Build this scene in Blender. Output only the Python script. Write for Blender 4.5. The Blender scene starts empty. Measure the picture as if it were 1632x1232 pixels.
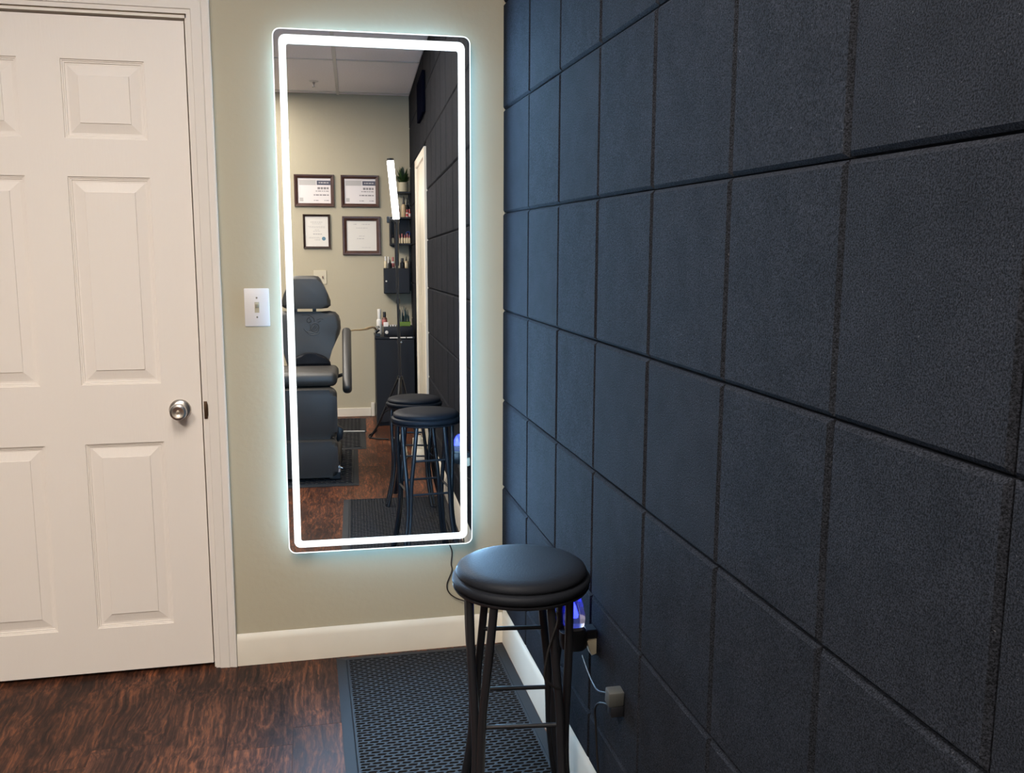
import bpy, bmesh, math, random
from mathutils import Vector, Matrix
random.seed(7)
PI = math.pi
S = bpy.context.scene
COL = S.collection

# ------------------------------------------------------------------ camera, world, light, exposure
cam_d = bpy.data.cameras.new('camera')
cam_d.sensor_width = 36.0
cam_d.lens = 36.0 * 1472.05 / 1632.0
cam_d.clip_start = 0.02
cam = bpy.data.objects.new('camera', cam_d)
COL.objects.link(cam)
cam.location = (-0.64636, -3.03326, 1.38431)
cam.rotation_euler = (1.419627, -0.003913, -0.219952)
S.camera = cam

world = bpy.data.worlds.new('world')
S.world = world
world.use_nodes = True
world.node_tree.nodes['Background'].inputs['Color'].default_value = (0.9, 0.95, 1.0, 1)
world.node_tree.nodes['Background'].inputs['Strength'].default_value = 0.0

S.view_settings.view_transform = 'Standard'
S.view_settings.look = 'None'
S.view_settings.gamma = 1.0
S.view_settings.use_curve_mapping = False
S.view_settings.exposure = 0.0
try:
    S.cycles.use_denoising = True
    S.cycles.max_bounces = 10
    S.cycles.diffuse_bounces = 6
    S.cycles.glossy_bounces = 6
    S.cycles.sample_clamp_indirect = 6.0
except Exception:
    pass

TROFFER = 27.0       # ceiling light panel nearest the felt wall
TROFFER_LEFT = 57.0  # ceiling light panel in the left half of the room
TROFFER_FAR = 18.0   # ceiling light panel near the certificates
LED_FRONT = 215.0     # frosted light band of the mirror
LED_BACK = 33.0      # light strip behind the mirror
STICK = 14.0         # light stick on the tripod

# ------------------------------------------------------------------ materials
def new_mat(name):
    m = bpy.data.materials.new(name)
    m.use_nodes = True
    nt = m.node_tree
    return m, nt, nt.nodes['Principled BSDF']

def plain(name, col, rough=0.5, metal=0.0, spec=0.5, bump=0.0, bscale=60.0, var=0.0, vscale=8.0, coat=0.0):
    m, nt, b = new_mat(name)
    N, L = nt.nodes, nt.links
    b.inputs['Base Color'].default_value = (*col, 1)
    b.inputs['Roughness'].default_value = rough
    b.inputs['Metallic'].default_value = metal
    b.inputs['Specular IOR Level'].default_value = spec
    b.inputs['Coat Weight'].default_value = coat
    tc = N.new('ShaderNodeTexCoord')
    n = N.new('ShaderNodeTexNoise'); n.inputs['Scale'].default_value = vscale; n.inputs['Detail'].default_value = 5
    L.new(tc.outputs['Object'], n.inputs['Vector'])
    if var > 0:
        r = N.new('ShaderNodeValToRGB')
        r.color_ramp.elements[0].position = 0.3; r.color_ramp.elements[1].position = 0.7
        r.color_ramp.elements[0].color = (*[c * (1 - var) for c in col], 1)
        r.color_ramp.elements[1].color = (*[min(1, c * (1 + var)) for c in col], 1)
        L.new(n.outputs['Fac'], r.inputs['Fac']); L.new(r.outputs['Color'], b.inputs['Base Color'])
    if bump > 0:
        n2 = N.new('ShaderNodeTexNoise'); n2.inputs['Scale'].default_value = bscale; n2.inputs['Detail'].default_value = 4
        L.new(tc.outputs['Object'], n2.inputs['Vector'])
        bp = N.new('ShaderNodeBump'); bp.inputs['Strength'].default_value = bump; bp.inputs['Distance'].default_value = 0.002
        L.new(n2.outputs['Fac'], bp.inputs['Height']); L.new(bp.outputs['Normal'], b.inputs['Normal'])
    return m

def glow(name, col, strength):
    m, nt, b = new_mat(name)
    b.inputs['Base Color'].default_value = (0.8, 0.8, 0.8, 1)
    b.inputs['Emission Color'].default_value = (*col, 1)
    b.inputs['Emission Strength'].default_value = strength
    return m

def felt_mat():
    m, nt, b = new_mat('black_felt')
    N, L = nt.nodes, nt.links
    b.inputs['Roughness'].default_value = 0.85
    b.inputs['Specular IOR Level'].default_value = 0.06
    tc = N.new('ShaderNodeTexCoord'); oi = N.new('ShaderNodeObjectInfo')
    ad = N.new('ShaderNodeVectorMath'); ad.operation = 'ADD'
    L.new(tc.outputs['Object'], ad.inputs[0]); L.new(oi.outputs['Random'], ad.inputs[1])
    n = N.new('ShaderNodeTexNoise'); n.inputs['Scale'].default_value = 420; n.inputs['Detail'].default_value = 4; n.inputs['Roughness'].default_value = 0.7
    n2 = N.new('ShaderNodeTexNoise'); n2.inputs['Scale'].default_value = 14; n2.inputs['Detail'].default_value = 3
    n3 = N.new('ShaderNodeTexNoise'); n3.inputs['Scale'].default_value = 260; n3.inputs['Detail'].default_value = 1
    for k in (n, n2, n3): L.new(ad.outputs[0], k.inputs['Vector'])
    r = N.new('ShaderNodeValToRGB')
    r.color_ramp.elements[0].position = 0.40; r.color_ramp.elements[1].position = 0.62
    r.color_ramp.elements[0].color = (0.0046, 0.0049, 0.0062, 1)
    r.color_ramp.elements[1].color = (0.0270, 0.0288, 0.0360, 1)
    L.new(n.outputs['Fac'], r.inputs['Fac'])
    # pale fibre flecks
    fl = N.new('ShaderNodeMath'); fl.operation = 'GREATER_THAN'; fl.inputs[1].default_value = 0.775
    L.new(n3.outputs['Fac'], fl.inputs[0])
    mx = N.new('ShaderNodeMix'); mx.data_type = 'RGBA'
    mx.inputs['B'].default_value = (0.07, 0.07, 0.075, 1)
    L.new(fl.outputs[0], mx.inputs['Factor']); L.new(r.outputs['Color'], mx.inputs['A'])
    vr = N.new('ShaderNodeMapRange'); vr.inputs['From Min'].default_value = 0.3; vr.inputs['From Max'].default_value = 0.7
    vr.inputs['To Min'].default_value = 0.85; vr.inputs['To Max'].default_value = 1.15
    L.new(n2.outputs['Fac'], vr.inputs['Value'])
    mu = N.new('ShaderNodeMix'); mu.data_type = 'RGBA'; mu.blend_type = 'MULTIPLY'; mu.inputs['Factor'].default_value = 1
    L.new(mx.outputs['Result'], mu.inputs['A']); L.new(vr.outputs['Result'], mu.inputs['B'])
    L.new(mu.outputs['Result'], b.inputs['Base Color'])
    bp = N.new('ShaderNodeBump'); bp.inputs['Strength'].default_value = 0.8; bp.inputs['Distance'].default_value = 0.0025
    L.new(n.outputs['Fac'], bp.inputs['Height']); L.new(bp.outputs['Normal'], b.inputs['Normal'])
    return m

def wood_floor_mat():
    m, nt, b = new_mat('dark_wood_plank')
    N, L = nt.nodes, nt.links
    tc = N.new('ShaderNodeTexCoord'); oi = N.new('ShaderNodeObjectInfo')
    sc = N.new('ShaderNodeVectorMath'); sc.operation = 'SCALE'; sc.inputs['Scale'].default_value = 37.0
    cb = N.new('ShaderNodeCombineXYZ')
    for k in ('X', 'Y', 'Z'): L.new(oi.outputs['Random'], cb.inputs[k])
    L.new(cb.outputs[0], sc.inputs[0])
    ad = N.new('ShaderNodeVectorMath'); ad.operation = 'ADD'
    L.new(tc.outputs['Object'], ad.inputs[0]); L.new(sc.outputs[0], ad.inputs[1])
    mp = N.new('ShaderNodeMapping'); mp.inputs['Scale'].default_value = (1.0, 0.10, 1.0)
    L.new(ad.outputs[0], mp.inputs['Vector'])
    # warped grain
    w = N.new('ShaderNodeTexNoise'); w.inputs['Scale'].default_value = 5.0; w.inputs['Detail'].default_value = 3
    L.new(ad.outputs[0], w.inputs['Vector'])
    wm = N.new('ShaderNodeMix'); wm.data_type = 'VECTOR'; wm.inputs['Factor'].default_value = 0.045
    L.new(mp.outputs[0], wm.inputs['A']); L.new(w.outputs['Color'], wm.inputs['B'])
    g = N.new('ShaderNodeTexNoise'); g.inputs['Scale'].default_value = 115; g.inputs['Detail'].default_value = 6; g.inputs['Roughness'].default_value = 0.65
    L.new(wm.outputs['Result'], g.inputs['Vector'])
    mp2 = N.new('ShaderNodeMapping'); mp2.inputs['Scale'].default_value = (1.0, 0.32, 1.0)
    L.new(ad.outputs[0], mp2.inputs['Vector'])
    p = N.new('ShaderNodeTexNoise'); p.inputs['Scale'].default_value = 8; p.inputs['Detail'].default_value = 4; p.inputs['Distortion'].default_value = 0.8
    L.new(mp2.outputs[0], p.inputs['Vector'])
    r1 = N.new('ShaderNodeValToRGB')
    e = r1.color_ramp.elements
    e[0].position = 0.33; e[0].color = (0.016, 0.008, 0.006, 1)
    e[1].position = 0.72; e[1].color = (0.215, 0.078, 0.036, 1)
    k = e.new(0.5); k.color = (0.064, 0.028, 0.018, 1)
    L.new(g.outputs['Fac'], r1.inputs['Fac'])
    r2 = N.new('ShaderNodeValToRGB')
    e = r2.color_ramp.elements
    e[0].position = 0.38; e[0].color = (0.55, 0.54, 0.56, 1)
    e[1].position = 0.66; e[1].color = (1.50, 1.32, 1.15, 1)
    L.new(p.outputs['Fac'], r2.inputs['Fac'])
    mu = N.new('ShaderNodeMix'); mu.data_type = 'RGBA'; mu.blend_type = 'MULTIPLY'; mu.inputs['Factor'].default_value = 1
    L.new(r1.outputs['Color'], mu.inputs['A']); L.new(r2.outputs['Color'], mu.inputs['B'])
    vr = N.new('ShaderNodeMapRange'); vr.inputs['To Min'].default_value = 0.75; vr.inputs['To Max'].default_value = 1.25
    L.new(oi.outputs['Random'], vr.inputs['Value'])
    mu2 = N.new('ShaderNodeMix'); mu2.data_type = 'RGBA'; mu2.blend_type = 'MULTIPLY'; mu2.inputs['Factor'].default_value = 1
    L.new(mu.outputs['Result'], mu2.inputs['A']); L.new(vr.outputs['Result'], mu2.inputs['B'])
    L.new(mu2.outputs['Result'], b.inputs['Base Color'])
    rr = N.new('ShaderNodeMapRange'); rr.inputs['To Min'].default_value = 0.38; rr.inputs['To Max'].default_value = 0.55
    L.new(g.outputs['Fac'], rr.inputs['Value']); L.new(rr.outputs['Result'], b.inputs['Roughness'])
    b.inputs['Specular IOR Level'].default_value = 0.12
    bp = N.new('ShaderNodeBump'); bp.inputs['Strength'].default_value = 0.25; bp.inputs['Distance'].default_value = 0.001
    L.new(g.outputs['Fac'], bp.inputs['Height']); L.new(bp.outputs['Normal'], b.inputs['Normal'])
    return m

def door_mat(name, horizontal=False):
    m, nt, b = new_mat(name)
    N, L = nt.nodes, nt.links
    b.inputs['Base Color'].default_value = (0.77, 0.70, 0.635, 1)
    b.inputs['Roughness'].default_value = 0.45
    b.inputs['Specular IOR Level'].default_value = 0.35
    tc = N.new('ShaderNodeTexCoord')
    mp = N.new('ShaderNodeMapping'); mp.inputs['Scale'].default_value = (0.12, 1, 1.0) if horizontal else (1.0, 1, 0.12)
    L.new(tc.outputs['Object'], mp.inputs['Vector'])
    n = N.new('ShaderNodeTexNoise'); n.inputs['Scale'].default_value = 130; n.inputs['Detail'].default_value = 5; n.inputs['Distortion'].default_value = 0.6
    L.new(mp.outputs[0], n.inputs['Vector'])
    bp = N.new('ShaderNodeBump'); bp.inputs['Strength'].default_value = 0.28; bp.inputs['Distance'].default_value = 0.0012
    L.new(n.outputs['Fac'], bp.inputs['Height']); L.new(bp.outputs['Normal'], b.inputs['Normal'])
    return m

def mirror_mat():
    m, nt, b = new_mat('mirror_silver')
    b.inputs['Base Color'].default_value = (0.90, 0.91, 0.91, 1)
    b.inputs['Metallic'].default_value = 1
    b.inputs['Roughness'].default_value = 0.0
    return m

def clear_mat(name, col, rough=0.15, trans=0.8):
    m, nt, b = new_mat(name)
    b.inputs['Base Color'].default_value = (*col, 1)
    b.inputs['Transmission Weight'].default_value = trans
    b.inputs['Roughness'].default_value = rough
    b.inputs['IOR'].default_value = 1.4
    return m

M = {}
M['wall'] = plain('beige_wall_paint', (0.44, 0.39, 0.285), 0.75, bump=0.35, bscale=55, spec=0.25)
M['trim'] = plain('white_trim_paint', (0.72, 0.66, 0.60), 0.42, bump=0.15, bscale=18, spec=0.35)
M['base'] = plain('baseboard_paint', (0.70, 0.63, 0.52), 0.45, bump=0.12, bscale=14, spec=0.3, var=0.08, vscale=3)
M['door'] = door_mat('door_paint')
M['door_leaf2'] = plain('cream_leaf_paint', (0.55, 0.50, 0.40), 0.5)
M['felt'] = felt_mat()
M['charcoal'] = plain('low_bounce_wall', (0.04, 0.04, 0.045), 0.8, spec=0.2)  # invented dark tone for the unseen left wall, to soak up bounce
M['backing'] = plain('dark_wall_backing', (0.012, 0.012, 0.014), 0.9, spec=0.1)
M['floor'] = wood_floor_mat()
M['subfloor'] = plain('dark_joint', (0.006, 0.004, 0.003), 0.9)
M['ceil'] = plain('ceiling_tile', (0.78, 0.74, 0.74), 0.9, bump=0.5, bscale=120, spec=0.1, var=0.05, vscale=90)
M['grid'] = plain('ceiling_grid_metal', (0.55, 0.53, 0.50), 0.5)
M['mirror'] = mirror_mat()
M['band'] = glow('frosted_light_band', (0.32, 0.62, 1.0), LED_FRONT)
M['band_soft'] = glow('frosted_band_edge', (0.86, 0.95, 1.0), 1.25)
M['halo'] = glow('back_light_strip', (0.30, 0.63, 1.0), LED_BACK)
M['edge'] = glow('lit_glass_edge', (0.85, 0.95, 1.0), 0.9)
M['house'] = plain('grey_housing', (0.25, 0.26, 0.28), 0.5)
M['vinyl'] = plain('black_vinyl', (0.011, 0.012, 0.015), 0.50, bump=0.25, bscale=260, spec=0.1)
M['vinyl2'] = plain('chair_vinyl', (0.040, 0.036, 0.031), 0.48, bump=0.2, bscale=200, spec=0.6)
M['navyboard'] = plain('dark_navy_board', (0.003, 0.0035, 0.008), 1.0, spec=0.0)
M['blackmetal'] = plain('black_metal', (0.012, 0.012, 0.014), 0.33, spec=0.4, bump=0.05, bscale=100)
M['blackplastic'] = plain('black_plastic', (0.010, 0.010, 0.012), 0.4)
M['satinblack'] = plain('satin_black_board', (0.011, 0.012, 0.016), 0.5, spec=0.3)
M['rubber'] = plain('grey_rubber', (0.020, 0.020, 0.022), 0.62, spec=0.2, bump=0.2, bscale=300)
M['rubber_border'] = plain('rubber_border', (0.021, 0.023, 0.026), 0.6, spec=0.2)
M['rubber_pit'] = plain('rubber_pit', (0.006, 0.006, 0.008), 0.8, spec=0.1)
M['nickel'] = plain('brushed_nickel', (0.58, 0.53, 0.48), 0.33, metal=1.0)
M['bronze'] = plain('tarnished_brass', (0.10, 0.06, 0.035), 0.4, metal=0.8)
M['plate'] = plain('white_plate', (0.66, 0.63, 0.62), 0.35)
M['ivory'] = plain('ivory_toggle', (0.42, 0.37, 0.26), 0.4)
M['creamplate'] = plain('cream_plate', (0.55, 0.49, 0.36), 0.4)
M['cord'] = plain('black_cord', (0.010, 0.009, 0.009), 0.5, spec=0.35)
M['cordbrown'] = plain('dark_brown_cord', (0.022, 0.014, 0.010), 0.45)
M['adapter'] = plain('dark_grey_plastic', (0.055, 0.055, 0.05), 0.6)
M['grey'] = plain('grey_plastic', (0.13, 0.13, 0.12), 0.5)
M['frame'] = plain('dark_brown_frame', (0.060, 0.026, 0.018), 0.35, var=0.2, vscale=25)
M['framedark'] = plain('black_brown_frame', (0.030, 0.016, 0.012), 0.35)
M['paper'] = plain('certificate_paper', (0.70, 0.66, 0.60), 0.7)
M['paperpink'] = plain('pale_paper', (0.74, 0.68, 0.66), 0.7)
M['print'] = plain('grey_print', (0.22, 0.20, 0.20), 0.7)
M['printlight'] = plain('pale_print', (0.46, 0.43, 0.41), 0.7)
M['banner'] = plain('slate_banner_print', (0.07, 0.07, 0.10), 0.6)
M['seal'] = plain('blue_seal_print', (0.10, 0.20, 0.27), 0.6)
M['leaf'] = plain('green_leaf', (0.035, 0.075, 0.018), 0.5, var=0.4, vscale=30)
M['leafdark'] = plain('dark_leaf', (0.010, 0.028, 0.012), 0.5)
M['potcream'] = plain('cream_pot', (0.42, 0.37, 0.25), 0.5)
M['white'] = plain('white_plastic', (0.62, 0.60, 0.56), 0.4)
M['cream'] = plain('cream_plastic', (0.60, 0.50, 0.33), 0.4)
M['pink'] = plain('pink_label', (0.38, 0.11, 0.10), 0.45)
M['red'] = plain('red_label', (0.40, 0.05, 0.05), 0.45)
M['brown'] = plain('brown_bottle', (0.12, 0.045, 0.03), 0.35)
M['tan'] = plain('tan_bottle', (0.45, 0.33, 0.19), 0.4)
M['blue'] = plain('blue_plastic', (0.02, 0.05, 0.18), 0.4)
M['green'] = plain('green_box', (0.12, 0.20, 0.02), 0.5)
M['teal'] = plain('dark_teal_pen', (0.02, 0.05, 0.055), 0.4)
M['shoe'] = plain('white_shoe_cloth', (0.60, 0.56, 0.46), 0.7, bump=0.4, bscale=60, var=0.12, vscale=25)
M['sole'] = plain('white_shoe_sole', (0.66, 0.64, 0.58), 0.5)
M['clear'] = clear_mat('clear_plastic', (0.85, 0.86, 0.92), 0.12, 0.85)
M['blueglow'] = glow('blue_glow', (0.02, 0.03, 1.0), 7.0)
M['stick'] = glow('white_light_tube', (1.0, 0.93, 0.95), STICK)
M['troffer'] = glow('light_diffuser', (1.0, 0.92, 0.83), TROFFER)
M['troffer_left'] = glow('left_light_diffuser', (1.0, 0.92, 0.83), TROFFER_LEFT)
M['troffer_far'] = glow('far_light_diffuser', (1.0, 0.92, 0.83), TROFFER_FAR)
M['chrome'] = plain('dull_silver', (0.5, 0.5, 0.5), 0.25, metal=1.0)

# ------------------------------------------------------------------ mesh helpers
class MB:
    def __init__(s): s.bm = bmesh.new()
    def box(s, x0, x1, y0, y1, z0, z1, bevel=0.0, seg=1, rot=None):
        t = bmesh.new()
        r = bmesh.ops.create_cube(t, size=1)
        c = Vector(((x0+x1)/2, (y0+y1)/2, (z0+z1)/2)); d = Vector((x1-x0, y1-y0, z1-z0))
        for v in t.verts: v.co = Vector((v.co.x*d.x, v.co.y*d.y, v.co.z*d.z))
        if bevel > 0:
            bmesh.ops.bevel(t, geom=list(t.edges), offset=bevel, segments=seg, profile=0.5, affect='EDGES')
        for v in t.verts: v.co = (rot @ v.co if rot else v.co) + c
        s.merge(t); return s
    def merge(s, t):
        me = bpy.data.meshes.new('tmp'); t.to_mesh(me); t.free(); s.bm.from_mesh(me); bpy.data.meshes.remove(me)
    def prism(s, pts, axis, a, b, bevel=0.0, seg=2):
        """outline pts (2D, closed) extruded along axis from a to b; cap edges rounded"""
        t = bmesh.new()
        def mk(p, h):
            return {'x': (h, p[0], p[1]), 'y': (p[0], h, p[1]), 'z': (p[0], p[1], h)}[axis]
        lo = [t.verts.new(mk(p, a)) for p in pts]; hi = [t.verts.new(mk(p, b)) for p in pts]
        n = len(pts)
        f0 = t.faces.new(lo); f1 = t.faces.new(hi[::-1])
        for i in range(n): t.faces.new((lo[i], hi[i], hi[(i+1) % n], lo[(i+1) % n]))
        if bevel > 0:
            es = list(f0.edges) + list(f1.edges)
            bmesh.ops.bevel(t, geom=es, offset=bevel, segments=seg, profile=0.5, affect='EDGES')
        bmesh.ops.recalc_face_normals(t, faces=t.faces)
        s.merge(t); return s
    def lathe(s, prof, n=32, c=(0, 0, 0), axis='z'):
        t = bmesh.new(); rings = []
        for r, h in prof:
            if r < 1e-6: rings.append([t.verts.new((0, 0, h))])
            else: rings.append([t.verts.new((r*math.cos(2*PI*i/n), r*math.sin(2*PI*i/n), h)) for i in range(n)])
        for A, B in zip(rings, rings[1:]):
            if len(A) == 1 and len(B) == 1: continue
            for i in range(n):
                j = (i+1) % n
                if len(A) == 1: t.faces.new((A[0], B[i], B[j]))
                elif len(B) == 1: t.faces.new((A[i], B[0], A[j]))
                else: t.faces.new((A[i], B[i], B[j], A[j]))
        if len(rings[0]) > 1: t.faces.new(rings[0])
        if len(rings[-1]) > 1: t.faces.new(rings[-1][::-1])
        if axis == 'y': mt = Matrix(((1, 0, 0), (0, 0, 1), (0, -1, 0)))   # z -> y
        elif axis == '-y': mt = Matrix(((1, 0, 0), (0, 0, -1), (0, 1, 0)))
        elif axis == '-x': mt = Matrix(((0, 0, -1), (0, 1, 0), (1, 0, 0)))
        else: mt = Matrix.Identity(3)
        for v in t.verts: v.co = mt @ v.co + Vector(c)
        bmesh.ops.recalc_face_normals(t, faces=t.faces)
        s.merge(t); return s
    def tube(s, pts, r, n=10, smooth=0, closed=False):
        P = [Vector(p) for p in pts]
        if smooth:
            Q = []
            for i in range(len(P)-1):
                p0 = P[max(0, i-1)]; p1 = P[i]; p2 = P[i+1]; p3 = P[min(len(P)-1, i+2)]
                for k in range(smooth):
                    u = k/smooth
                    Q.append(0.5*((2*p1)+(p2-p0)*u+(2*p0-5*p1+4*p2-p3)*u*u+(3*p1-p0-3*p2+p3)*u**3))
            Q.append(P[-1]); P = Q
        t = bmesh.new(); rings = []
        up = None
        for i, p in enumerate(P):
            d = (P[min(i+1, len(P)-1)] - P[max(i-1, 0)])
            if closed: d = P[(i+1) % len(P)] - P[i-1]
            d.normalize()
            if up is None:
                up = Vector((0, 0, 1)) if abs(d.z) < 0.9 else Vector((1, 0, 0))
            a = d.cross(up)
            if a.length < 1e-4: a = d.cross(Vector((0.3, 1, 0.2)))
            a.normalize(); b_ = a.cross(d).normalized(); up = b_
            rr = r[i*(len(r)-1)//max(1, len(P)-1)] if isinstance(r, (list, tuple)) else r
            rings.append([t.verts.new(p + a*math.cos(2*PI*k/n)*rr + b_*math.sin(2*PI*k/n)*rr) for k in range(n)])
        prs = list(zip(rings, rings[1:]))
        if closed: prs.append((rings[-1], rings[0]))
        for A, B in prs:
            for k in range(n): t.faces.new((A[k], B[k], B[(k+1) % n], A[(k+1) % n]))
        if not closed:
            t.faces.new(rings[0]); t.faces.new(rings[-1][::-1])
        bmesh.ops.recalc_face_normals(t, faces=t.faces)
        s.merge(t); return s
    def quad(s, a, b, c, d):
        vs = [s.bm.verts.new(p) for p in (a, b, c, d)]; s.bm.faces.new(vs); return s
    def xf(s, mt):
        for v in s.bm.verts: v.co = mt @ v.co
        return s
    def build(s, name, mat, parent=None, sharp=35, origin=None):
        bm = s.bm
        bm.normal_update()
        lim = math.radians(sharp)
        for f in bm.faces: f.smooth = True
        for e in bm.edges:
            if len(e.link_faces) == 2 and e.calc_face_angle(0) > lim: e.smooth = False
        xs = [v.co for v in bm.verts]
        lo = Vector((min(v.x for v in xs), min(v.y for v in xs), min(v.z for v in xs)))
        hi = Vector((max(v.x for v in xs), max(v.y for v in xs), max(v.z for v in xs)))
        c = Vector(origin) if origin else Vector(((lo.x+hi.x)/2, (lo.y+hi.y)/2, lo.z))
        for v in bm.verts: v.co -= c
        me = bpy.data.meshes.new(name); bm.to_mesh(me); bm.free()
        me.materials.append(M[mat])
        o = bpy.data.objects.new(name, me); COL.objects.link(o)
        place(o, c, parent)
        return o

ORG = {}
def place(o, c, parent):
    ORG[o.name] = Vector(c)
    if parent is not None:
        o.parent = parent; o.location = Vector(c) - ORG[parent.name]
    else:
        o.location = c

def thing(name, label, cat, loc, group=None):
    o = bpy.data.objects.new(name, None); COL.objects.link(o)
    o.empty_display_size = 0.1
    o['label'] = label; o['category'] = cat
    if group: o['group'] = group
    place(o, Vector(loc), None)
    return o
def tag(o, label, cat, group=None):
    o['label'] = label; o['category'] = cat
    if group: o['group'] = group
    return o
def struct(o, label=None):
    o['kind'] = 'structure'
    if label: o['label'] = label
    return o
def stuff(o):
    o['kind'] = 'stuff'; return o
def copy_tree(o, parent=None):
    c = o.copy(); COL.objects.link(c); c.parent = parent
    for ch in list(o.children): copy_tree(ch, c)
    return c

def rrect(x0, x1, z0, z1, r, n=6):
    pts = []
    for cx, cz, a0 in ((x1-r, z1-r, 0), (x0+r, z1-r, PI/2), (x0+r, z0+r, PI), (x1-r, z0+r, 1.5*PI)):
        for k in range(n+1):
            a = a0 + PI/2*k/n
            pts.append((cx+r*math.cos(a), cz+r*math.sin(a)))
    return pts

# ------------------------------------------------------------------ room shell
XL, YF, ZC = -3.30, -5.20, 2.75
DX0, DX1 = -1.793, -0.976          # door_1 slab
DZ1 = 2.044
# floor
b = MB(); b.box(XL-0.1, 0.15, YF-0.1, 0.15, -0.10, -0.012)
floor = struct(b.build('floor', 'subfloor'), 'dark wood plank floor of the room')
PW = 0.18
x = -0.716 + PW*4
cols = []
while x > XL - 0.01:
    cols.append((max(x-PW, XL), min(x, 0.012))); x -= PW
for i, (xa, xb) in enumerate(cols):
    if xb - xa < 0.02: continue
    y = 0.012 if xa > DX1 or xb < DX0 else 0.14
    first = True
    Ln = 1.22
    while y > YF:
        if first:
            step = 0.468 if abs(xa + 0.716) < 0.01 else random.uniform(0.3, 1.2)
            if y > 0.1: step += 0.12
        else: step = Ln
        first = False
        ya = max(YF, y - step)
        if y - ya > 0.02:
            b = MB(); b.box(xa+0.0001, xb-0.0001, ya+0.0001, y-0.0001, -0.012, random.uniform(-0.0002, 0.0), 0.0004)
            b.build('floor_plank', 'floor', floor)
        y = ya

# ceiling with lay-in tiles
b = MB(); b.box(XL-0.1, 0.15, YF-0.1, 0.15, ZC+0.02, ZC+0.12)
ceiling = struct(b.build('ceiling', 'ceil'), 'dropped ceiling of pale lay-in tiles')
gx = [-0.595 - 0.61*k for k in range(-1, 5)]
gy = [-0.20 - 1.22*k for k in range(0, 5)]
xs = sorted(set([0.012] + [g for g in gx if XL < g < 0.0] + [XL]))
ys = sorted(set([0.0] + [g for g in gy if YF < g < 0.0] + [YF]))
troffers = []
for i in range(len(xs)-1):
    for j in range(len(ys)-1):
        xa, xb, ya, yb = xs[i], xs[i+1], ys[j], ys[j+1]
        if xb - xa < 0.05 or yb - ya < 0.05: continue
        spot = {(-1.205, -2.64): 'troffer', (-2.425, -3.86): 'troffer_left', (-1.815, -5.08): 'troffer_far'}
        hit = [v for k, v in spot.items() if abs(xa - k[0]) < 0.02 and abs(ya - k[1]) < 0.03]
        if hit:
            troffers.append((xa, xb, ya, yb, hit[0])); continue
        b = MB(); b.box(xa+0.012, xb-0.012, ya+0.012, yb-0.012, ZC-0.001+random.uniform(0, 0.002), ZC+0.02, 0.002)
        b.build('ceiling_tile', 'ceil', ceiling)
for g in xs[1:-1]:
    b = MB(); b.box(g-0.012, g+0.012, YF, 0, ZC-0.006, ZC+0.02, 0.001); b.build('ceiling_grid_bar', 'grid', ceiling)
for g in ys[1:-1]:
    b = MB(); b.box(XL, 0.012, g-0.012, g+0.012, ZC-0.005, ZC+0.02, 0.001); b.build('ceiling_grid_bar', 'grid', ceiling)
TL = {'troffer': 'rectangular lit ceiling panel nearest the felt wall and the mirror', 'troffer_left': 'rectangular lit ceiling panel in the left half of the room', 'troffer_far': 'rectangular lit ceiling panel near the certificate wall'}
for xa, xb, ya, yb, lm in troffers:
    t = thing('ceiling_light', TL[lm], 'ceiling light', ((xa+xb)/2, (ya+yb)/2, ZC-0.01), 'lit panels in the ceiling grid')
    b = MB(); b.box(xa+0.03, xb-0.03, ya+0.03, yb-0.03, ZC-0.004, ZC+0.012); b.build('diffuser', lm, t)
    b = MB()
    for q in ((xa+0.012, xb-0.012, ya+0.012, ya+0.03), (xa+0.012, xb-0.012, yb-0.03, yb-0.012), (xa+0.012, xa+0.03, ya+0.03, yb-0.03), (xb-0.03, xb-0.012, ya+0.03, yb-0.03)):
        b.box(*q, ZC-0.008, ZC+0.015, 0.001)
    b.build('light_frame', 'grid', t)

# back wall (mirror wall) with door opening
OX0, OX1, OZ = DX0-0.012, DX1+0.012, DZ1+0.016
b = MB()
b.box(XL-0.1, OX0, 0.0, 0.12, -0.012, ZC+0.02)
b.box(OX1, 0.10, 0.0, 0.12, -0.012, ZC+0.02)
b.box(OX0, OX1, 0.0, 0.12, OZ, ZC+0.02)
wall_back = struct(b.build('wall_back', 'wall', sharp=20), 'beige painted wall that carries the lit mirror and the white door')
b = MB(); b.box(XL-0.12, XL, YF-0.1, 0.12, -0.012, ZC+0.02)
struct(b.build('wall_left', 'charcoal'), 'unseen left wall, made dark to cut bounced light')  # out of view; darkened so less light bounces onto the lower felt wall
b = MB(); b.box(XL-0.1, 0.10, YF-0.12, YF, -0.012, ZC+0.02)
struct(b.build('wall_front', 'wall'), 'beige painted wall with framed certificates seen in the mirror')

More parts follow.
